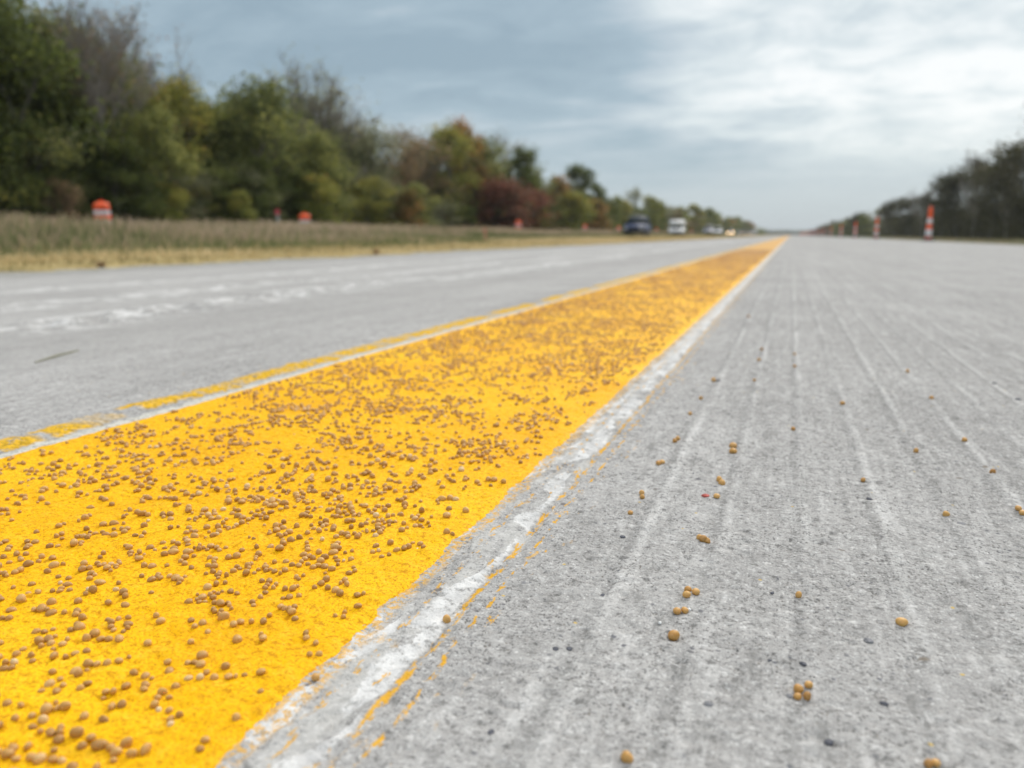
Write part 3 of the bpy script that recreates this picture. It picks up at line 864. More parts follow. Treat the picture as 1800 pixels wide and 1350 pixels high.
def straw_edge(Y):   # where the mown strip ends and the weeds begin
    return -4.4 - np.clip((Y-11)*0.42, 0, 8.6)
def strewn(n, x0, x1, y0, y1, power=1.6):
    Y = y0+(y1-y0)*g.uniform(0, 1, n)**power
    X = g.uniform(x0, x1, n)
    return X, Y
X, Y = strewn(200000, -14.0, -1.70, 0.3, 90, 2.0)
ok = X > straw_edge(Y)+g.normal(0, 0.6, len(X)); ok &= g.uniform(0, 1, len(X)) < np.clip((-1.80-X)/0.5+0.1+1.6*(fbm(X/0.3, Y/0.4, 113, 2)-0.45), 0.02, 1); X, Y = X[ok], Y[ok]
v = fbm(X/0.8, Y/1.2, 111, 3)
scl = 1+np.clip(Y-8, 0, 60)*0.03
blades("mown_grass", X, Y, g.uniform(0.012, 0.05, len(X))*(0.3+1.4*v)*np.where(g.uniform(0, 1, len(X)) < 0.03, 2.2, 1)*np.clip((-X-1.7)/1.0, 0.25, 1), 0.006*scl, (v*1.6-0.6, v*2.0-0.5+g.normal(0.05, 0.22, len(X))), M_straw,
       'straw-yellow mown grass along the left edge of the concrete', 'mown grass')
X, Y = strewn(230000, -20.2, -3.9, 0.5, 150, 1.9)
ok = X < straw_edge(Y)+g.normal(0, 0.30, len(X)); X, Y = X[ok], Y[ok]
v = fbm(X/1.3, Y/2.0, 121, 3)
cap = 0.0232*np.abs(X)+EYE-ground_z(X, Y)      # how high weeds stand at that distance
inn = straw_edge(Y)-X                          # metres into the weeds
ramp_ = np.clip(0.30+inn*0.26, 0.3, 1.0)
big_ = fbm(X/3.5, Y/5.0, 125, 2)
H = 0.86*cap*ramp_*np.clip(0.30+1.05*big_+g.normal(0, 0.24, len(X)), 0.2, 1.5)
scl = 1+np.clip(np.hypot(X, Y)-10, 0, 90)*0.04
blades("tall_weeds", X, Y, H, g.uniform(0.008, 0.020, len(X))*scl, (0.02+0.18*v, np.clip(0.50+0.9*(v-0.5)+g.normal(0.22, 0.2, len(X))-0.55*np.clip(1-inn/2.2, 0, 1), 0, 1)), M_weed,
       'tall purplish-brown and green weeds filling the median', 'weeds', True)
X, Y = strewn(30000, 4.9, 25.0, 0.5, 200, 1.5)
blades("verge_grass", X, Y, g.uniform(0.05, 0.18, len(X)), g.uniform(0.02, 0.05, len(X)), (g.uniform(0, 0.3, len(X)), g.uniform(0.3, 0.8, len(X))), M_weed,
       'rough grass on the slope right of the concrete', 'grass')

# ------------------------------------------------------------------ trees
def limb_mesh(name, seed, H, spread, bare=False, trunk_r=0.16, lowest=0.18, m=None):
    """trunk with limbs; returns mesh and the tips"""
    r = random.Random(seed); segs = []; tips = []
    def grow(p, d, L, rad, lvl):
        n = 3 if lvl == 0 else 2
        pts = [p]; cur = Vector(p); dd = Vector(d)
        for i in range(n):
            dd = (dd+Vector((r.gauss(0, 0.12), r.gauss(0, 0.12), r.gauss(0.05, 0.06)))).normalized()
            cur = cur+dd*L/n; pts.append(cur.copy())
        segs.append((pts, rad, rad*(0.45 if lvl else 0.4), 5 if lvl < 2 else 3))
        mx = 4 if bare else 3
        if lvl >= (1 if not bare else 2): tips.append(cur.copy())
        if lvl >= mx: return
        kids = (11 if lvl == 0 else 4) if not bare else (17 if lvl == 0 else (7 if lvl == 1 else 5))
        for k in range(kids):
            f = lowest+(1-lowest)*(k+r.random())/kids if lvl == 0 else r.uniform(0.35, 1.0)
            q = f*n; i = min(int(q), n-1); base = pts[i].lerp(pts[i+1], q-i)
            az = r.uniform(0, 6.283) if lvl else k*2.4+r.uniform(-0.4, 0.4)
            side = Vector((math.cos(az), math.sin(az), 0))
            if lvl == 0:
                up_ = (0.75 if not bare else 2.1)+0.5*f
                nd = (side+Vector((0, 0, up_))).normalized()
                ln = H*spread*(1.0-0.5*abs(f-0.45))*r.uniform(0.45, 1.25)*(0.75 if f > 0.8 else 1)
            else:
                nd = (dd*(0.9 if not bare else 1.6)+side*0.75+Vector((0, 0, 0.25))).normalized()
                ln = L*r.uniform(0.42, 0.68)
            grow(base, nd, ln, rad*(0.42 if lvl == 0 else 0.5), lvl+1)
    grow(Vector((0, 0, -0.3)), Vector((r.gauss(0, 0.05), r.gauss(0, 0.05), 1)).normalized(), H*0.86+0.3, trunk_r, 0)
    co = []; fa = []
    for pts, r0, r1, sg in segs:
        b0 = len(co)
        for i, p in enumerate(pts):
            d = (pts[min(i+1, len(pts)-1)]-pts[max(i-1, 0)]).normalized()
            a = d.orthogonal().normalized(); b_ = d.cross(a); rr = r0+(r1-r0)*i/(len(pts)-1); rr = max(rr, 0.012)
            for k in range(sg):
                th = 6.283*k/sg; co.append(p+(a*math.cos(th)+b_*math.sin(th))*rr)
        for i in range(len(pts)-1):
            for k in range(sg):
                fa.append((b0+i*sg+k, b0+i*sg+(k+1) % sg, b0+(i+1)*sg+(k+1) % sg, b0+(i+1)*sg+k))
    me = np_mesh(name, np.array([c_[:] for c_ in co]), np.array(fa), [m or M_bark], True)
    return me, [t_ for t_ in tips]

def leaf_mesh(name, seed, tips, per, spreadr, size, m, extra=(), zmin=0.2):
    gg = np.random.default_rng(seed)
    tp = np.array([t_[:] for t_ in tips]+list(extra), float)
    n = len(tp)*per
    cen = np.repeat(tp, per, 0)
    clump = np.repeat(gg.uniform(0, 1, len(tp)), per)
    off = gg.normal(size=(n, 3))*np.array([spreadr, spreadr, spreadr*0.75])
    pos = cen+off
    pos[:, 2] = np.maximum(pos[:, 2], zmin*gg.uniform(0.2, 1.2, n))
    s = size*gg.uniform(0.6, 1.4, n)
    a = gg.normal(size=(n, 3)); a /= np.linalg.norm(a, axis=1, keepdims=True)
    b_ = gg.normal(size=(n, 3)); b_ -= (b_*a).sum(1, keepdims=True)*a; b_ /= np.linalg.norm(b_, axis=1, keepdims=True)
    a *= s[:, None]*0.5; b_ *= s[:, None]*0.38
    co = np.stack([pos-a, pos+b_-a*0.1, pos+a, pos-b_+a*0.15], 1).reshape(-1, 3)
    fa = (np.arange(n)[:, None]*4+np.arange(4)[None])
    tint = np.repeat(np.clip(clump**1.4*0.85+gg.uniform(0, 0.30, n)-0.06, 0, 1), 4)
    return np_mesh(name, co, fa, [m], False, {'tint': tint})

KIND = {}
def kind(key, seed, H, spread, per, spr, size, leaf, bare=False, lowfill=26, tr=0.16, lowest=0.18):
    wood, tips = limb_mesh("trunk", seed, H, spread, bare, tr, lowest, M_twig if bare else M_bark)
    r = random.Random(seed+5)
    ex = [(r.gauss(0, H*0.19), r.gauss(0, H*0.19), r.uniform(0.2, H*0.50)) for _ in range(lowfill)]
    step = max(1, len(tips)//320)
    crown_ = leaf_mesh("crown", seed, tips[::step], max(4, int(per*0.85)), spr*0.85, size*0.92, M_leaf[leaf], ex)
    KIND[key] = (wood, crown_, H)
kind('dark', 1, 14.0, 0.30, 52, 0.75, 0.30, 'dark green', tr=0.24)
kind('dark2', 2, 12.5, 0.30, 46, 0.72, 0.28, 'dark green', lowest=0.1)
kind('bare', 3, 13.5, 0.42, 6, 0.55, 0.20, 'brown', bare=True, lowfill=200, tr=0.19, lowest=0.12)
kind('bare2', 4, 11.0, 0.40, 9, 0.60, 0.20, 'grey-green', bare=True, lowfill=60, tr=0.15)
kind('olive', 5, 11.5, 0.30, 48, 0.68, 0.26, 'olive')
kind('olive2', 6, 10.5, 0.33, 42, 0.68, 0.25, 'olive', lowest=0.1)
kind('ygreen', 7, 11.0, 0.27, 44, 0.62, 0.25, 'yellow-green')
kind('orange', 8, 10.5, 0.26, 38, 0.60, 0.24, 'orange')
kind('grey', 9, 11.5, 0.30, 24, 0.75, 0.24, 'grey-green', lowfill=50)
kind('brown', 10, 10.5, 0.30, 20, 0.70, 0.23, 'brown', lowfill=40)
kind('red', 11, 5.2, 0.36, 30, 0.55, 0.20, 'dark red', tr=0.09, lowest=0.06)
kind('slim', 12, 12.0, 0.20, 34, 0.55, 0.24, 'dark green', tr=0.13)
kind('dusk', 13, 9.5, 0.34, 34, 0.70, 0.26, 'dusk', lowest=0.1, lowfill=50)
kind('dusk2', 14, 8.5, 0.36, 30, 0.70, 0.25, 'dusk', lowest=0.08, lowfill=50)
kind('duskbare', 15, 10.0, 0.38, 8, 0.60, 0.20, 'dusk', bare=True, lowfill=90, tr=0.14)
kind('shrubo', 16, 3.4, 0.42, 30, 0.36, 0.17, 'orange', tr=0.05, lowest=0.05, lowfill=14)
kind('shrubg', 17, 3.6, 0.42, 34, 0.40, 0.18, 'yellow-green', tr=0.05, lowest=0.05, lowfill=14)
kind('shrubb', 18, 3.2, 0.42, 26, 0.38, 0.17, 'brown', tr=0.05, lowest=0.05, lowfill=14)

def plant(key, X, Y, H, label, cat='tree', grp=None, name='tree', wide=1.0):
    wood, cr, H0 = KIND[key]
    e = empty(name, (X, Y, float(ground_z(X, Y))), rnd.uniform(0, 6.28))
    s = H/H0; e.scale = (s*wide, s*wide, s)
    tr = link('trunk', wood, e); cw = link('crown', cr, e)
    return tag(e, label, cat, grp)

def tree_at(px, top_py, X, key, label, wide=1.0, name='tree', cat='tree', grp='trees of the wood edge left of the road'):
    """a tree standing X metres aside, seen in column px, its top at row top_py"""
    x_, y_ = at_lateral(px, X)
    depth = Vector((x_, y_, 0)).dot(_F)
    d = ray(px, top_py); t_ = x_/d.x
    topz = EYE + d.z*t_
    return plant(key, x_, y_, topz-float(ground_z(x_, y_)), label, cat, grp, name, wide)

L_ = -38.0
near_trees = [
 (-75, -90, -37, 'dark', 'tallest dark green tree, cut by the top left corner', 1.15),
 (35, -25, -37, 'dark', 'tall dark green tree at the left edge, left of the bare twiggy tree', 1.1),
 (92, 110, -39, 'dark2', 'dark green tree low between the tallest tree and the bare twiggy tree', 1.0),
 (135, 135, -42, 'bare', 'thin bare tree standing behind the left part of the big bare tree', 0.8),
 (192, 92, -38, 'bare', 'big bare grey-brown twiggy tree above the leftmost orange drum', 1.05),
 (246, 145, -40, 'bare', 'smaller bare twiggy tree right of the big bare tree', 0.8),
 (268, 200, -36, 'olive2', 'low olive tree under the bare twigs', 1.0),
 (322, 140, -38, 'ygreen', 'slim yellow-green tree with orange patches between the bare tree and the round olive tree', 0.75),
 (372, 205, -41, 'grey', 'sparse grey-green tree left behind the round olive tree', 0.9),
 (420, 143, -38, 'olive', 'round-topped olive-green tree, broadest crown left of the middle', 1.1),
 (478, 190, -40, 'olive2', 'olive tree on the right shoulder of the round-topped tree', 1.0),
 (530, 178, -43, 'bare2', 'very sparse tree with sky showing between its twigs', 0.8),
 (560, 240, -37, 'olive2', 'low olive tree in front of the sparse trees', 1.1),
 (600, 178, -39, 'bare2', 'large grey half-bare tree with rounded twiggy top', 1.25),
 (650, 225, -38, 'grey', 'grey-green thin-leaved tree right of the half-bare tree', 1.0),
 (700, 240, -38, 'brown', 'brown-red tree with pointed thin top', 0.9),
 (745, 232, -40, 'brown', 'broad brownish half-bare tree before the autumn-coloured crown', 1.1),
 (795, 222, -38, 'ygreen', 'tall yellow-green tree left of the orange crown', 0.9),
 (832, 222, -38, 'orange', 'tree with orange autumn top beside the yellow-green tree', 0.8),
 (872, 252, -38, 'olive', 'green tree behind the dark red shrubs', 0.9),
 (915, 262, -38, 'dark2', 'darker green rounded tree right behind the dark red shrubs', 0.8),
 (940, 290, -39, 'olive2', 'small olive tree stepping down toward the gap', 0.7),
 (965, 312, -38, 'orange', 'orange-brown low tree left of the lone tall dark tree', 0.8),
 (990, 318, -39, 'brown', 'reddish-brown low tree touching the lone tall dark tree', 0.8),
 (1028, 283, -38, 'slim', 'lone tall dark slender tree with gaps in its crown', 1.25),
 (1052, 322, -39, 'dark2', 'dark low tree at the right foot of the lone tall tree', 0.7),
 (1076, 345, -38, 'olive2', 'low green tree between the lone tall tree and the blue car', 0.9),
 (1098, 352, -39, 'ygreen', 'yellowish low tree above the blue car', 0.9),
 (1120, 334, -38, 'grey', 'thin grey-green pointed tree above the blue car', 0.7),
 (1146, 345, -38, 'ygreen', 'bright yellow-green tree between blue car and white camper', 1.1),
]
for (px, ty, X, key, lab, wd) in near_trees:
    tree_at(px, ty, X, key, lab, wd)
# the second row, filling the gaps
sk = [(-80, -60), (110, 60), (190, 90), (260, 130), (330, 165), (430, 165), (520, 200), (620, 200), (700, 250), (830, 245), (920, 275), (980, 318), (1060, 345), (1160, 365)]
px = -60.0
while px < 1150:
    ty = float(np.interp(px, [q[0] for q in sk], [q[1] for q in sk]))+rnd.uniform(12, 48)
    tree_at(px, ty, -42.5+rnd.uniform(-1.5, 2.5), rnd.choice(['olive', 'olive2', 'grey', 'ygreen', 'olive', 'brown', 'bare2', 'dark2', 'orange'] if px > 250 else ['dark', 'olive2', 'dark2', 'olive', 'grey']),
            'second-row tree, seen only between and above the front trees of the left wood', 1.15, grp='second row of the left wood')
    px += rnd.uniform(22, 34)
px = -40.0
while px < 1120:      # saplings that close the foot of the wood
    base_ = 413-(413-float(np.interp(px, [q[0] for q in sk], [q[1] for q in sk])))*rnd.uniform(0.30, 0.55)
    tree_at(px, base_, -36.5+rnd.uniform(-1, 1), rnd.choice(['olive2', 'grey', 'ygreen', 'olive', 'dark2', 'grey', 'slim']),
            'young bushy tree filling the foot of the left wood between taller trunks', 1.5, name='sapling', cat='young tree', grp='young trees at the foot of the left wood')
    px += rnd.uniform(26, 42)
# shrubs at the foot of the wood
for (px, ty, X, key, lab, wd) in [
 (112, 335, -35, 'shrubb', 'dull rusty shrub just left of the leftmost drum', 0.9),
 (300, 340, -35, 'shrubg', 'green shrub right of the leftmost drum', 1.1),
 (425, 352, -34, 'shrubg', 'yellowish low shrub beside the thin marker post', 0.9),
 (560, 330, -35, 'shrubg', 'green shrub behind the half-hidden orange drum', 1.2),
 (715, 350, -35, 'shrubo', 'reddish low shrub under the brown-red tree', 1.0),
 (866, 318, -36, 'red', 'dark red shrub, left one of three', 1.5),
 (897, 330, -34.8, 'red', 'dark crimson shrub in the middle of three, above the small drum', 1.4),
 (930, 334, -36, 'red', 'dark red shrub, right one of three beside the orange tree', 1.4),
 (1000, 352, -35, 'shrubg', 'bright yellow-green shrub under the lone tall dark tree', 1.2),
 (1046, 362, -35, 'shrubo', 'orange-brown shrub under the low trees left of the blue car', 1.2),
]:
    tree_at(px, ty, X, key, lab, wd, 'shrub', 'shrub', 'shrubs at the foot of the left wood')
# the receding row
y_ = at_lateral(1152, -38)[1]+4
mix = ['olive', 'orange', 'olive2', 'brown', 'ygreen', 'dark2', 'grey', 'slim', 'dark2', 'brown', 'olive']
while y_ < 900:
    k_ = rnd.choice(mix); f_ = max(0.0, min(1.0, (y_-200)/900))
    plant(k_, -38+rnd.uniform(-2, 2), y_, rnd.uniform(7.5, 12.5)*(0.85 if y_ < 300 else 1.0), 'mixed autumn tree, one of the small blurred ones receding left of the road',
          grp='receding autumn trees left of the road', wide=1.25)
    y_ += rnd.uniform(5.5, 8.0)*(1+y_/900)
# right side wood
right = [(1835, 225, 27, 'duskbare', 'tallest dusky tree at the right edge with bare twigs on top', 1.1),
 (1800, 262, 27, 'dusk', 'dark dusky tree at the right edge of the photo', 1.2),
 (1768, 292, 27, 'duskbare', 'bare-topped dusky tree left of the tree at the right edge', 1.0),
 (1738, 300, 27, 'dusk', 'broad dusky tree in the nearer part of the right wood', 1.1),
 (1708, 290, 28, 'duskbare', 'thin-topped bare tree in the nearer part of the right wood', 0.9),
 (1682, 312, 27, 'dusk2', 'dark tree right of the nearest striped channelizer', 1.1),
 (1652, 322, 26, 'dusk2', 'dark knobbly tree directly behind the nearest striped channelizer', 0.8),
 (1620, 345, 27, 'duskbare', 'twiggy tree just left of the nearest striped channelizer', 1.0),
 (1596, 352, 27, 'dusk', 'dusky tree midway between the two nearest channelizers', 1.2),
 (1572, 358, 27, 'dusk2', 'dusky tree right of the second channelizer', 1.2),
 (1556, 364, 26, 'duskbare', 'small twiggy tree beside the second channelizer', 1.0),
 (1538, 370, 27, 'grey', 'greyish tree behind the second channelizer', 1.0),
 (1520, 378, 26, 'olive2', 'paler green low tree between second and third channelizer', 1.2)]
for (px, ty, X, key, lab, wd) in right:
    tree_at(px, ty, X, key, lab, wd, grp='trees of the wood edge right of the road')
y_ = at_lateral(1512, 27)[1]
while y_ < 900:
    plant(rnd.choice(['dusk', 'dusk2', 'duskbare', 'grey', 'olive2']), 27+rnd.uniform(-1.5, 2), y_, rnd.uniform(6.8, 9.0), 'dusky tree, one of the small blurred ones receding right of the road',
          grp='receding dusky trees right of the road', wide=1.3)
    y_ += rnd.uniform(6, 9)*(1+y_/900)

# the wood's interior behind the edge trees, nobody could count it
def wood_mass(name, X0, X1, Y0, Y1, H, n, size, m, label, power=1.0):
    gg = np.random.default_rng(int(abs(X0)*10+Y1))
    Y = Y0+(Y1-Y0)*gg.uniform(0, 1, n)**power; X = gg.uniform(X0, X1, n)
    top_ = H*(0.55+0.6*fbm(X/6.0, Y/5.0, 131, 3))
    Z = gg.uniform(0, 1, n)**0.8*top_
    pos = np.stack([X, Y, Z+ground_z(X, Y)], 1)
    s = size*gg.uniform(0.5, 1.4, n)*(1+np.clip(Y, 0, 3000)/500)
    a = gg.normal(size=(n, 3)); a /= np.linalg.norm(a, axis=1, keepdims=True)
    b_ = gg.normal(size=(n, 3)); b_ -= (b_*a).sum(1, keepdims=True)*a; b_ /= np.linalg.norm(b_, axis=1, keepdims=True)
    a *= s[:, None]*0.5; b_ *= s[:, None]*0.4
    co = np.stack([pos-a, pos+b_, pos+a, pos-b_], 1).reshape(-1, 3)
    tint = np.repeat(gg.uniform(0, 0.7, n), 4)
    me = np_mesh(name, co, np.arange(n)[:, None]*4+np.arange(4)[None], [m], False, {'tint': tint})
    return tag(link(name, me), label, 'wood', kind='stuff')
wood_mass("wood_interior", -54, -41, 5, 240, 9.5, 80000, 0.5, M_leaf['dark green'], 'dark depth of the wood behind the left edge trees', 1.4)
wood_mass("wood_interior", -54, -40, 240, 1400, 9.0, 45000, 0.8, M_leaf['olive'], 'far stretch of the left wood toward the horizon', 1.5)
wood_mass("wood_interior", 29.5, 42, 60, 400, 6.2, 40000, 0.55, M_leaf['dusk'], 'dark depth of the wood behind the right edge trees', 1.4)
wood_mass("wood_interior", 29, 42, 400, 1500, 7.5, 24000, 0.9, M_leaf['dusk'], 'far stretch of the right wood toward the horizon', 1.4)
def far_band(name, X0, X1, Y0, Y1, H, n, size, m, label):
    wood_mass(name, X0, X1, Y0, Y1, H, n, size, m, label)
far_band("distant_woods", -330, 330, 2350, 2450, 13.0, 12000, 1.2, M_leaf['grey-green'], 'low distant woods closing the road at the horizon')

# ------------------------------------------------------------------ traffic devices
M_or = plain('orange_plastic', (0.88, 0.105, 0.015), 0.5, 0.08, 6)
M_wh = plain('white_sheeting', (0.66, 0.64, 0.66), 0.4, 0.06, 6)
M_rub = plain('black_rubber', (0.03, 0.03, 0.03), 0.9, 0.2, 10)
M_red = plain('red_reflector', (0.55, 0.07, 0.09), 0.4)
M_post = plain('post_white', (0.42, 0.43, 0.40), 0.6)
M_stake = plain('stake_wood', (0.42, 0.29, 0.17), 0.9, 0.25, 20)
M_rib = plain('pink_ribbon', (0.62, 0.17, 0.16), 0.6)

def drum(X, Y, label, tilt=0):
    e = empty('traffic_drum', (X, Y, float(max(ground_z(X, Y), 0.19 if X < -20.5 else -9))))
    r0, r1 = 0.29, 0.245
    def rr(z_): return r0+(r1-r0)*z_/0.92
    MB().lathe([(0.37, 0), (0.38, 0.03), (0.36, 0.09), (0.295, 0.10)], 24).build('base_ring', M_rub, e, True)
    MB().lathe([(rr(0), 0.02), (rr(0.20), 0.20), (rr(.20)-0.012, 0.21), (rr(0.36)-0.012, 0.36), (rr(.36), 0.37), (rr(0.52), 0.52), (rr(.52)-0.012, 0.53), (rr(.68)-0.012, 0.68), (rr(.68), 0.69),
                (rr(0.86), 0.86), (r1*0.93, 0.91), (r1*0.7, 0.945), (0.10, 0.955)], 24).build('drum_body', M_or, e, True)
    for z0 in (0.215, 0.535):
        MB().lathe([(rr(z0)-0.010, z0), (rr(z0)-0.006, z0+0.004), (rr(z0+.14)-0.006, z0+0.136), (rr(z0+.14)-0.010, z0+0.14)], 24).build('reflective_band', M_wh, e, True)
    MB().box((-0.07, -0.03, 0.95), (0.07, 0.03, 1.02), 0.012).build('handle', M_or, e)
    return tag(e, label, 'traffic drum', 'orange drums along the opposite road')
for px, X, lab in ((183, -22.0, 'large orange and white striped drum at far left in front of the bare tree'),
                   (537, -21.2, 'orange drum sunk in the weeds so that only its rounded top shows'),
                   (911, -20.6, 'small orange and white drum below the dark crimson shrub'),
                   (1028, -22.0, 'tiny drum under the lone tall dark tree'),
                   (1087, -22.0, 'tiny drum just left of the blue car'),
                   (1154, -22.0, 'tiny drum between blue car and white camper'),
                   (1215, -22.0, 'tiny drum just right of the white camper')):
    x_, y_ = at_lateral(px, X)
    o = drum(x_, y_, lab)
    if px == 537: o.location.z -= 0.14

def channelizer(X, Y, label):
    e = empty('channelizer', (X, Y, float(crown(X))+0.002))
    def rr(z_): return 0.098-0.050*z_/1.02
    MB().lathe([(0.19, 0), (0.195, 0.012), (0.185, 0.04), (0.11, 0.055)], 8).build('base', M_rub, e)
    MB().lathe([(rr(0), 0.03), (rr(.30), 0.30), (rr(.6), 0.60), (rr(.9), 0.90), (rr(1.0), 1.0), (0.028, 1.02)], 18).build('cone_body', M_or, e, True)
    for z0, h_ in ((0.14, 0.22), (0.53, 0.17)):
        MB().lathe([(rr(z0)+0.001, z0), (rr(z0)+0.004, z0+0.004), (rr(z0+h_)+0.004, z0+h_-0.004), (rr(z0+h_)+0.001, z0+h_)], 18).build('reflective_band', M_wh, e, True)
    hb = MB(); hb.tube([(-0.025, 0, 1.01), (-0.035, 0, 1.05), (0, 0, 1.085), (0.035, 0, 1.05), (0.025, 0, 1.01)], 0.013, 8)
    hb.build('handle', M_or, e, True)
    return tag(e, label, 'channelizer', 'striped channelizers along the right edge of the concrete')
chl = ['nearest and tallest orange and white striped channelizer on the right', 'second striped channelizer from the right, about two thirds as tall', 'third channelizer along the right edge of the road',
       'fourth channelizer from the right, small and blurred', 'fifth channelizer from the right, very small', 'sixth channelizer from the right, barely a stroke']
ychan = [at_lateral(p_, 4.08)[1] for p_ in (1632, 1540, 1503, 1478, 1460, 1448)]
first = None
for i in range(26):
    y_ = ychan[i] if i < 6 else ychan[5]+(i-5)*14.5
    lab = chl[i] if i < 6 else 'tiny far channelizer merging into a reddish streak toward the vanishing point'
    if first is None: first = channelizer(4.08, y_, lab)
    else:
        c_ = copy_tree(first); c_.location.y = y_; c_['label'] = lab
# marker post and stake
x_, y_ = at_lateral(490, -16.0); gz = float(ground_z(x_, y_))
e = empty('marker_post', (x_, y_, gz), YAW)
MB().box((-0.045, -0.012, 0), (0.045, 0.012, 0.95), 0.008).build('post', M_post, e)
MB().box((-0.075, -0.022, 0.78), (0.075, -0.013, 0.96), 0.01).build('reflector', M_red, e)
tag(e, 'thin pale marker post with pinkish-red reflector head in the median', 'marker post')
x_, y_ = at_lateral(852, -6.0); gz = float(ground_z(x_, y_))
e = empty('survey_stake', (x_, y_, gz), 0.3)
MB().box((-0.018, -0.009, -0.02), (0.018, 0.009, 0.32)).build('stake', M_stake, e)
mbx = MB(); mbx.box((-0.022, -0.013, 0.22), (0.022, 0.013, 0.27)); mbx.box((0.018, -0.003, 0.06), (0.036, 0.003, 0.25), 0.001); mbx.build('ribbon', M_rib, e)
tag(e, 'thin wooden stake with faded pink ribbon in the mown strip', 'stake')
# dead weed tufts at the mown edge
for px, X, s_, lab in ((660, -2.3, 0.028, 'small brown dead tuft at the edge of the concrete below the grey half-bare tree'), (172, -2.25, 0.022, 'tiny reddish-brown tuft at the concrete edge below the leftmost drum'),
                       (250, -2.0, 0.016, 'low dark tuft right at the concrete edge on the left')):
    x_, y_ = at_lateral(px, X); n = 70
    r = np.random.default_rng(int(px)); a = r.uniform(0, 6.28, n); l_ = r.uniform(0.2, 1.0, n)*s_*0.9
    base_ = np.stack([r.normal(0, s_*0.15, n), r.normal(0, s_*0.15, n), np.zeros(n)], 1)
    tip = base_+np.stack([np.cos(a)*l_, np.sin(a)*l_, r.uniform(0.3, 1.0, n)*s_], 1)
    sd_ = np.stack([-np.sin(a), np.cos(a), 0*a], 1)*0.004
    co = np.stack([base_-sd_, base_+sd_, tip+sd_*0.4, tip-sd_*0.4], 1).reshape(-1, 3)
    me = np_mesh("dead_tuft", co, np.arange(n)[:, None]*4+np.arange(4)[None], [M_leaf['brown']], False, {'tint': r.uniform(0.2, 1, n*4)})
    tag(link("dead_tuft", me, None, (x_, y_, float(ground_z(x_, y_)))), lab, 'grass tuft', 'dead tufts at the concrete edge')

# ------------------------------------------------------------------ vehicles
M_glass = plain('car_glass', (0.03, 0.04, 0.045), 0.6, 0.05, spec=0.1)
M_navy = plain('navy_paint', (0.022, 0.040, 0.105), 0.5, 0.05, spec=0.3)
M_silver = plain('silver_paint', (0.38, 0.39, 0.42), 0.35, 0.05, coat=0.4)
M_carwhite = plain('white_paint', (0.74, 0.74, 0.74), 0.35, 0.04, coat=0.4)
M_rim = plain('wheel_rim', (0.35, 0.35, 0.36), 0.35, metal=0.6)
M_trim = plain('dark_trim', (0.035, 0.035, 0.038), 0.7)
M_lampoff = plain('lamp_lens', (0.6, 0.6, 0.6), 0.15)
M_lampon = plain('lit_headlight', (0.9, 0.8, 0.6), 0.2, emis=((1.0, 0.66, 0.34), 18.0))
M_lampdim = plain('lit_headlight_far', (0.9, 0.8, 0.6), 0.2, emis=((1.0, 0.70, 0.45), 4.0))
M_tail = plain('tail_lamp', (0.40, 0.02, 0.02), 0.3)
M_cab = plain('camper_window', (0.05, 0.065, 0.07), 0.15)

def loft(prof_lo, mat_, parent, name, w0, w1, zs):
    """side outline (y,z) extruded across x, narrower at the top"""
    bm = bmesh.new()
    zmin = min(p[1] for p in prof_lo); zmax = max(p[1] for p in prof_lo)
    L = []; Rr = []
    for (yy, z_) in prof_lo:
        f = (z_-zs)/(zmax-zs) if zmax > zs else 0
        hw = w0+(w1-w0)*max(0, f)
        L.append(bm.verts.new((-hw, yy, z_))); Rr.append(bm.verts.new((hw, yy, z_)))
    n = len(L)
    for i in range(n):
        bm.faces.new((L[i], L[(i+1) % n], Rr[(i+1) % n], Rr[i]))
    bm.faces.new(L[::-1]); bm.faces.new(Rr)
    bmesh.ops.recalc_face_normals(bm, faces=bm.faces[:])
    bmesh.ops.bevel(bm, geom=[e_ for e_ in bm.edges], offset=0.05, segments=2, affect='EDGES', clamp_overlap=True)
    me = bpy.data.meshes.new(name); bm.to_mesh(me); bm.free(); me.materials.append(mat_)
    for p in me.polygons: p.use_smooth = True
    return link(name, me, parent)

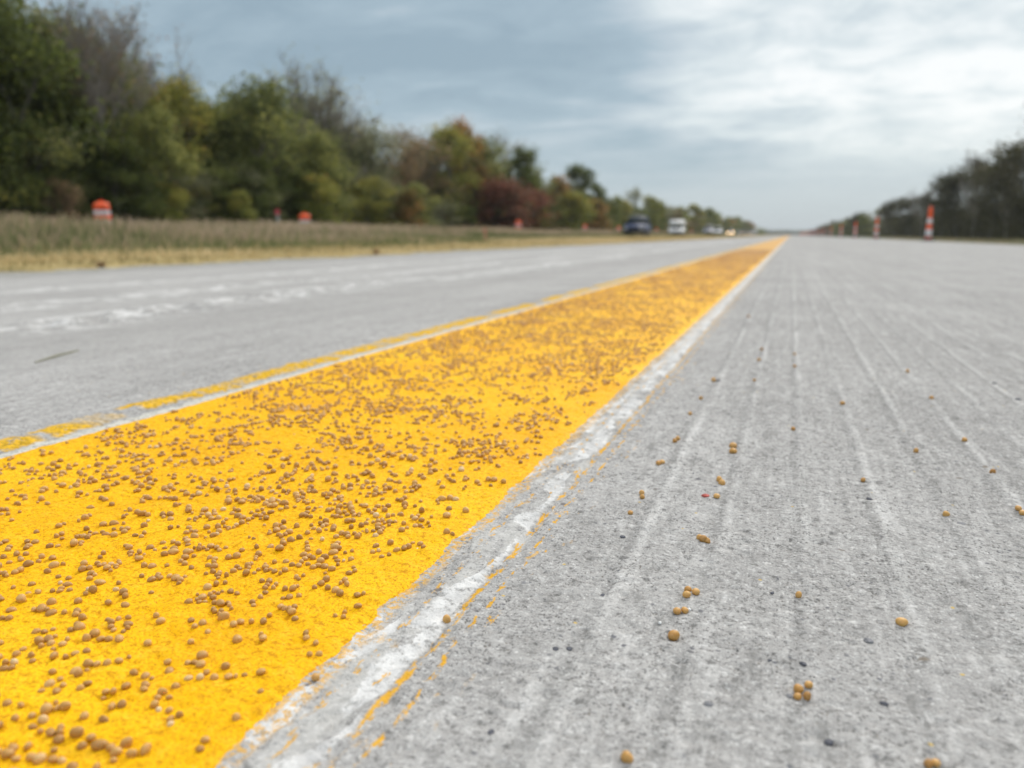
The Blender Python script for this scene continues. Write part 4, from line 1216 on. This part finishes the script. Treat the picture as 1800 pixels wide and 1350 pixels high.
def car(X, Y, rz, paint, label, name='parked_car', lamp=None, kind_='suv', cat='car', grp=None, z=None, sc_=1.0):
    """front of the car looks along -y of its own axes"""
    e = empty(name, (X, Y, float(ground_z(X, Y)) if z is None else z), rz); e.scale = (sc_,)*3
    if kind_ == 'suv':
        Lh, H, W = 2.35, 1.78, 0.93
        body = [(-Lh, 0.35), (-Lh-0.02, 0.75), (-Lh+0.15, 0.98), (-1.25, 1.12), (Lh-0.1, 1.12), (Lh, 0.8), (Lh, 0.35)]
        cab = [(-1.3, 1.08), (-0.55, 1.66), (-0.2, 1.76), (Lh-0.5, 1.76), (Lh-0.12, 1.12)]
        roof = [(-0.5, 1.66), (-0.15, 1.80), (Lh-0.55, 1.80), (Lh-0.35, 1.66)]
    elif kind_ == 'sedan':
        Lh, H, W = 2.3, 1.45, 0.90
        body = [(-Lh, 0.32), (-Lh, 0.62), (-Lh+0.2, 0.80), (-1.0, 0.94), (1.4, 0.97), (Lh-0.05, 0.90), (Lh, 0.32)]
        cab = [(-1.05, 0.92), (-0.25, 1.38), (0.9, 1.40), (1.65, 0.95)]
        roof = [(-0.2, 1.36), (0.0, 1.44), (0.8, 1.45), (1.0, 1.37)]
    else:   # tall van or camper
        Lh, H, W = 3.0, 2.75, 1.08
        body = [(-Lh, 0.42), (-Lh-0.02, 0.9), (-Lh+0.35, 1.22), (-Lh+0.75, 1.30), (-Lh+1.05, 1.75), (-Lh+0.75, 2.1), (-Lh+0.95, 2.6), (-Lh+1.4, 2.75), (Lh-0.1, 2.75), (Lh, 2.5), (Lh, 0.42)]
        cab = None; roof = None
    loft(body, paint, e, 'body', W, W*0.94, 0.9)
    if cab:
        loft(cab, M_glass, e, 'windows', W*0.93, W*0.76, cab[0][1])
        loft(roof, paint, e, 'roof', W*0.80, W*0.72, roof[0][1])
        for s in (-1, 1):      # door pillars
            mb_ = MB()
            for yy in (-0.15, 0.95):
                mb_.tube([(s*W*0.93, yy, cab[0][1]), (s*W*0.79, yy+0.04, roof[0][1])], 0.035, 6)
            mb_.build('pillar', paint, e)
    else:
        MB().box((-0.85, -Lh+0.70, 1.34), (0.85, -Lh+1.0, 1.78), 0.05).build('windshield', M_glass, e)
        for s in (-1, 1):
            MB().box((s*W-0.02, -Lh+1.15, 1.25), (s*W+0.012, -Lh+1.75, 1.75), 0.01).build('cab_window', M_cab, e)
            MB().box((s*W-0.02, -0.5, 1.45), (s*W+0.012, 0.7, 1.95), 0.01).build('side_window', M_cab, e)
            MB().box((s*W-0.02, 1.5, 1.45), (s*W+0.012, 2.3, 1.95), 0.01).build('side_window', M_cab, e)
    zb = 0.32 if kind_ != 'van' else 0.38
    MB().box((-W*0.96, -Lh-0.07, 0.30), (W*0.96, -Lh+0.1, 0.55), 0.03).build('front_bumper', M_trim, e)
    MB().box((-W*0.96, Lh-0.1, 0.30), (W*0.96, Lh+0.07, 0.55), 0.03).build('rear_bumper', M_trim, e)
    MB().box((-0.42, -Lh-0.045, 0.60), (0.42, -Lh+0.02, 0.78), 0.02).build('grille', M_trim, e)
    for s in (-1, 1):
        MB().box((s*W*0.75-(0.09 if lamp else 0.17), -Lh-0.05, 0.62), (s*W*0.75+(0.09 if lamp else 0.17), -Lh+0.05, 0.80), 0.02).build('headlight', lamp or M_lampoff, e)
        MB().box((s*W*0.82-0.10, Lh-0.05, 0.70), (s*W*0.82+0.10, Lh+0.03, 1.0), 0.02).build('tail_light', M_tail, e)
        for yy in (-Lh*0.63, Lh*0.62):
            wh = MB().wheel(s*(W-0.10), yy, zb, zb, 0.22).build('wheel', M_rub, e, True)
            MB().wheel(s*(W-0.02), yy, zb, zb*0.6, 0.10).build('rim', M_rim, wh, True)
        MB().box((s*(W+0.02)-0.09, -0.95, 1.02), (s*(W+0.02)+0.09, -0.85, 1.2), 0.02).build('mirror', M_trim, e)
    return tag(e, label, cat, grp)
x_, y_ = at_lateral(1120, -13.0)
car(x_, y_, R(2), M_navy, 'dark blue sport utility car parked in the median', name='parked_car')
x_, y_ = at_lateral(1190, -13.6)
car(x_, y_, R(4), M_carwhite, 'white camper van parked behind the dark blue car', name='camper_van', kind_='van', cat='camper van', sc_=0.84).scale.z = 0.72
for px, X, k_, p_, lab, nm, lm in (
    (1246, -13.5, 'suv', M_silver, 'pale silver car left of the bright headlights', 'parked_car', None),
    (1262, -14.5, 'suv', M_carwhite, 'white car behind the pale silver car', 'parked_car', None),
    (1284, -16.0, 'suv', M_silver, 'distant car with bright glowing headlights', 'oncoming_car', M_lampon),
    (1298, -17.0, 'sedan', M_silver, 'tiny grey car right of the bright headlights', 'distant_car', None),
    (1307, -16.0, 'suv', M_navy, 'tiny dark car with faint reddish headlights', 'distant_car', M_lampdim),
    (1318, -16.0, 'suv', M_silver, 'tiny car with faint headlights left of the white van', 'distant_car', M_lampdim),
    (1327, -17.0, 'van', M_carwhite, 'tiny white van farthest along the left side', 'distant_van', None)):
    x_, y_ = at_lateral(px, X)
    car(x_, y_, R(3), p_, lab, name=nm, lamp=lm, kind_=k_, cat='van' if k_ == 'van' else 'car', grp='vehicles far along the left side')
# thin damp autumn air
hm = bpy.data.materials.new('damp_air'); hm.use_nodes = True
t = NT(hm.node_tree)
pv = t.n('ShaderNodeVolumePrincipled'); pv.inputs['Color'].default_value = (0.80, 0.84, 0.88, 1)
pv.inputs['Density'].default_value = 0.00018; pv.inputs['Anisotropy'].default_value = 0.2
t.l(pv.outputs[0], t.n('ShaderNodeOutputMaterial').inputs['Volume'])
hb = MB(); hb.box((-2600, -420, -3.0), (2600, 3300, 32.0))
ho = hb.build('haze', hm); tag(ho, kind='stuff', label='thin pale haze over road and trees')
scene.cycles.volume_bounces = 0
print("objects", len(bpy.data.objects))
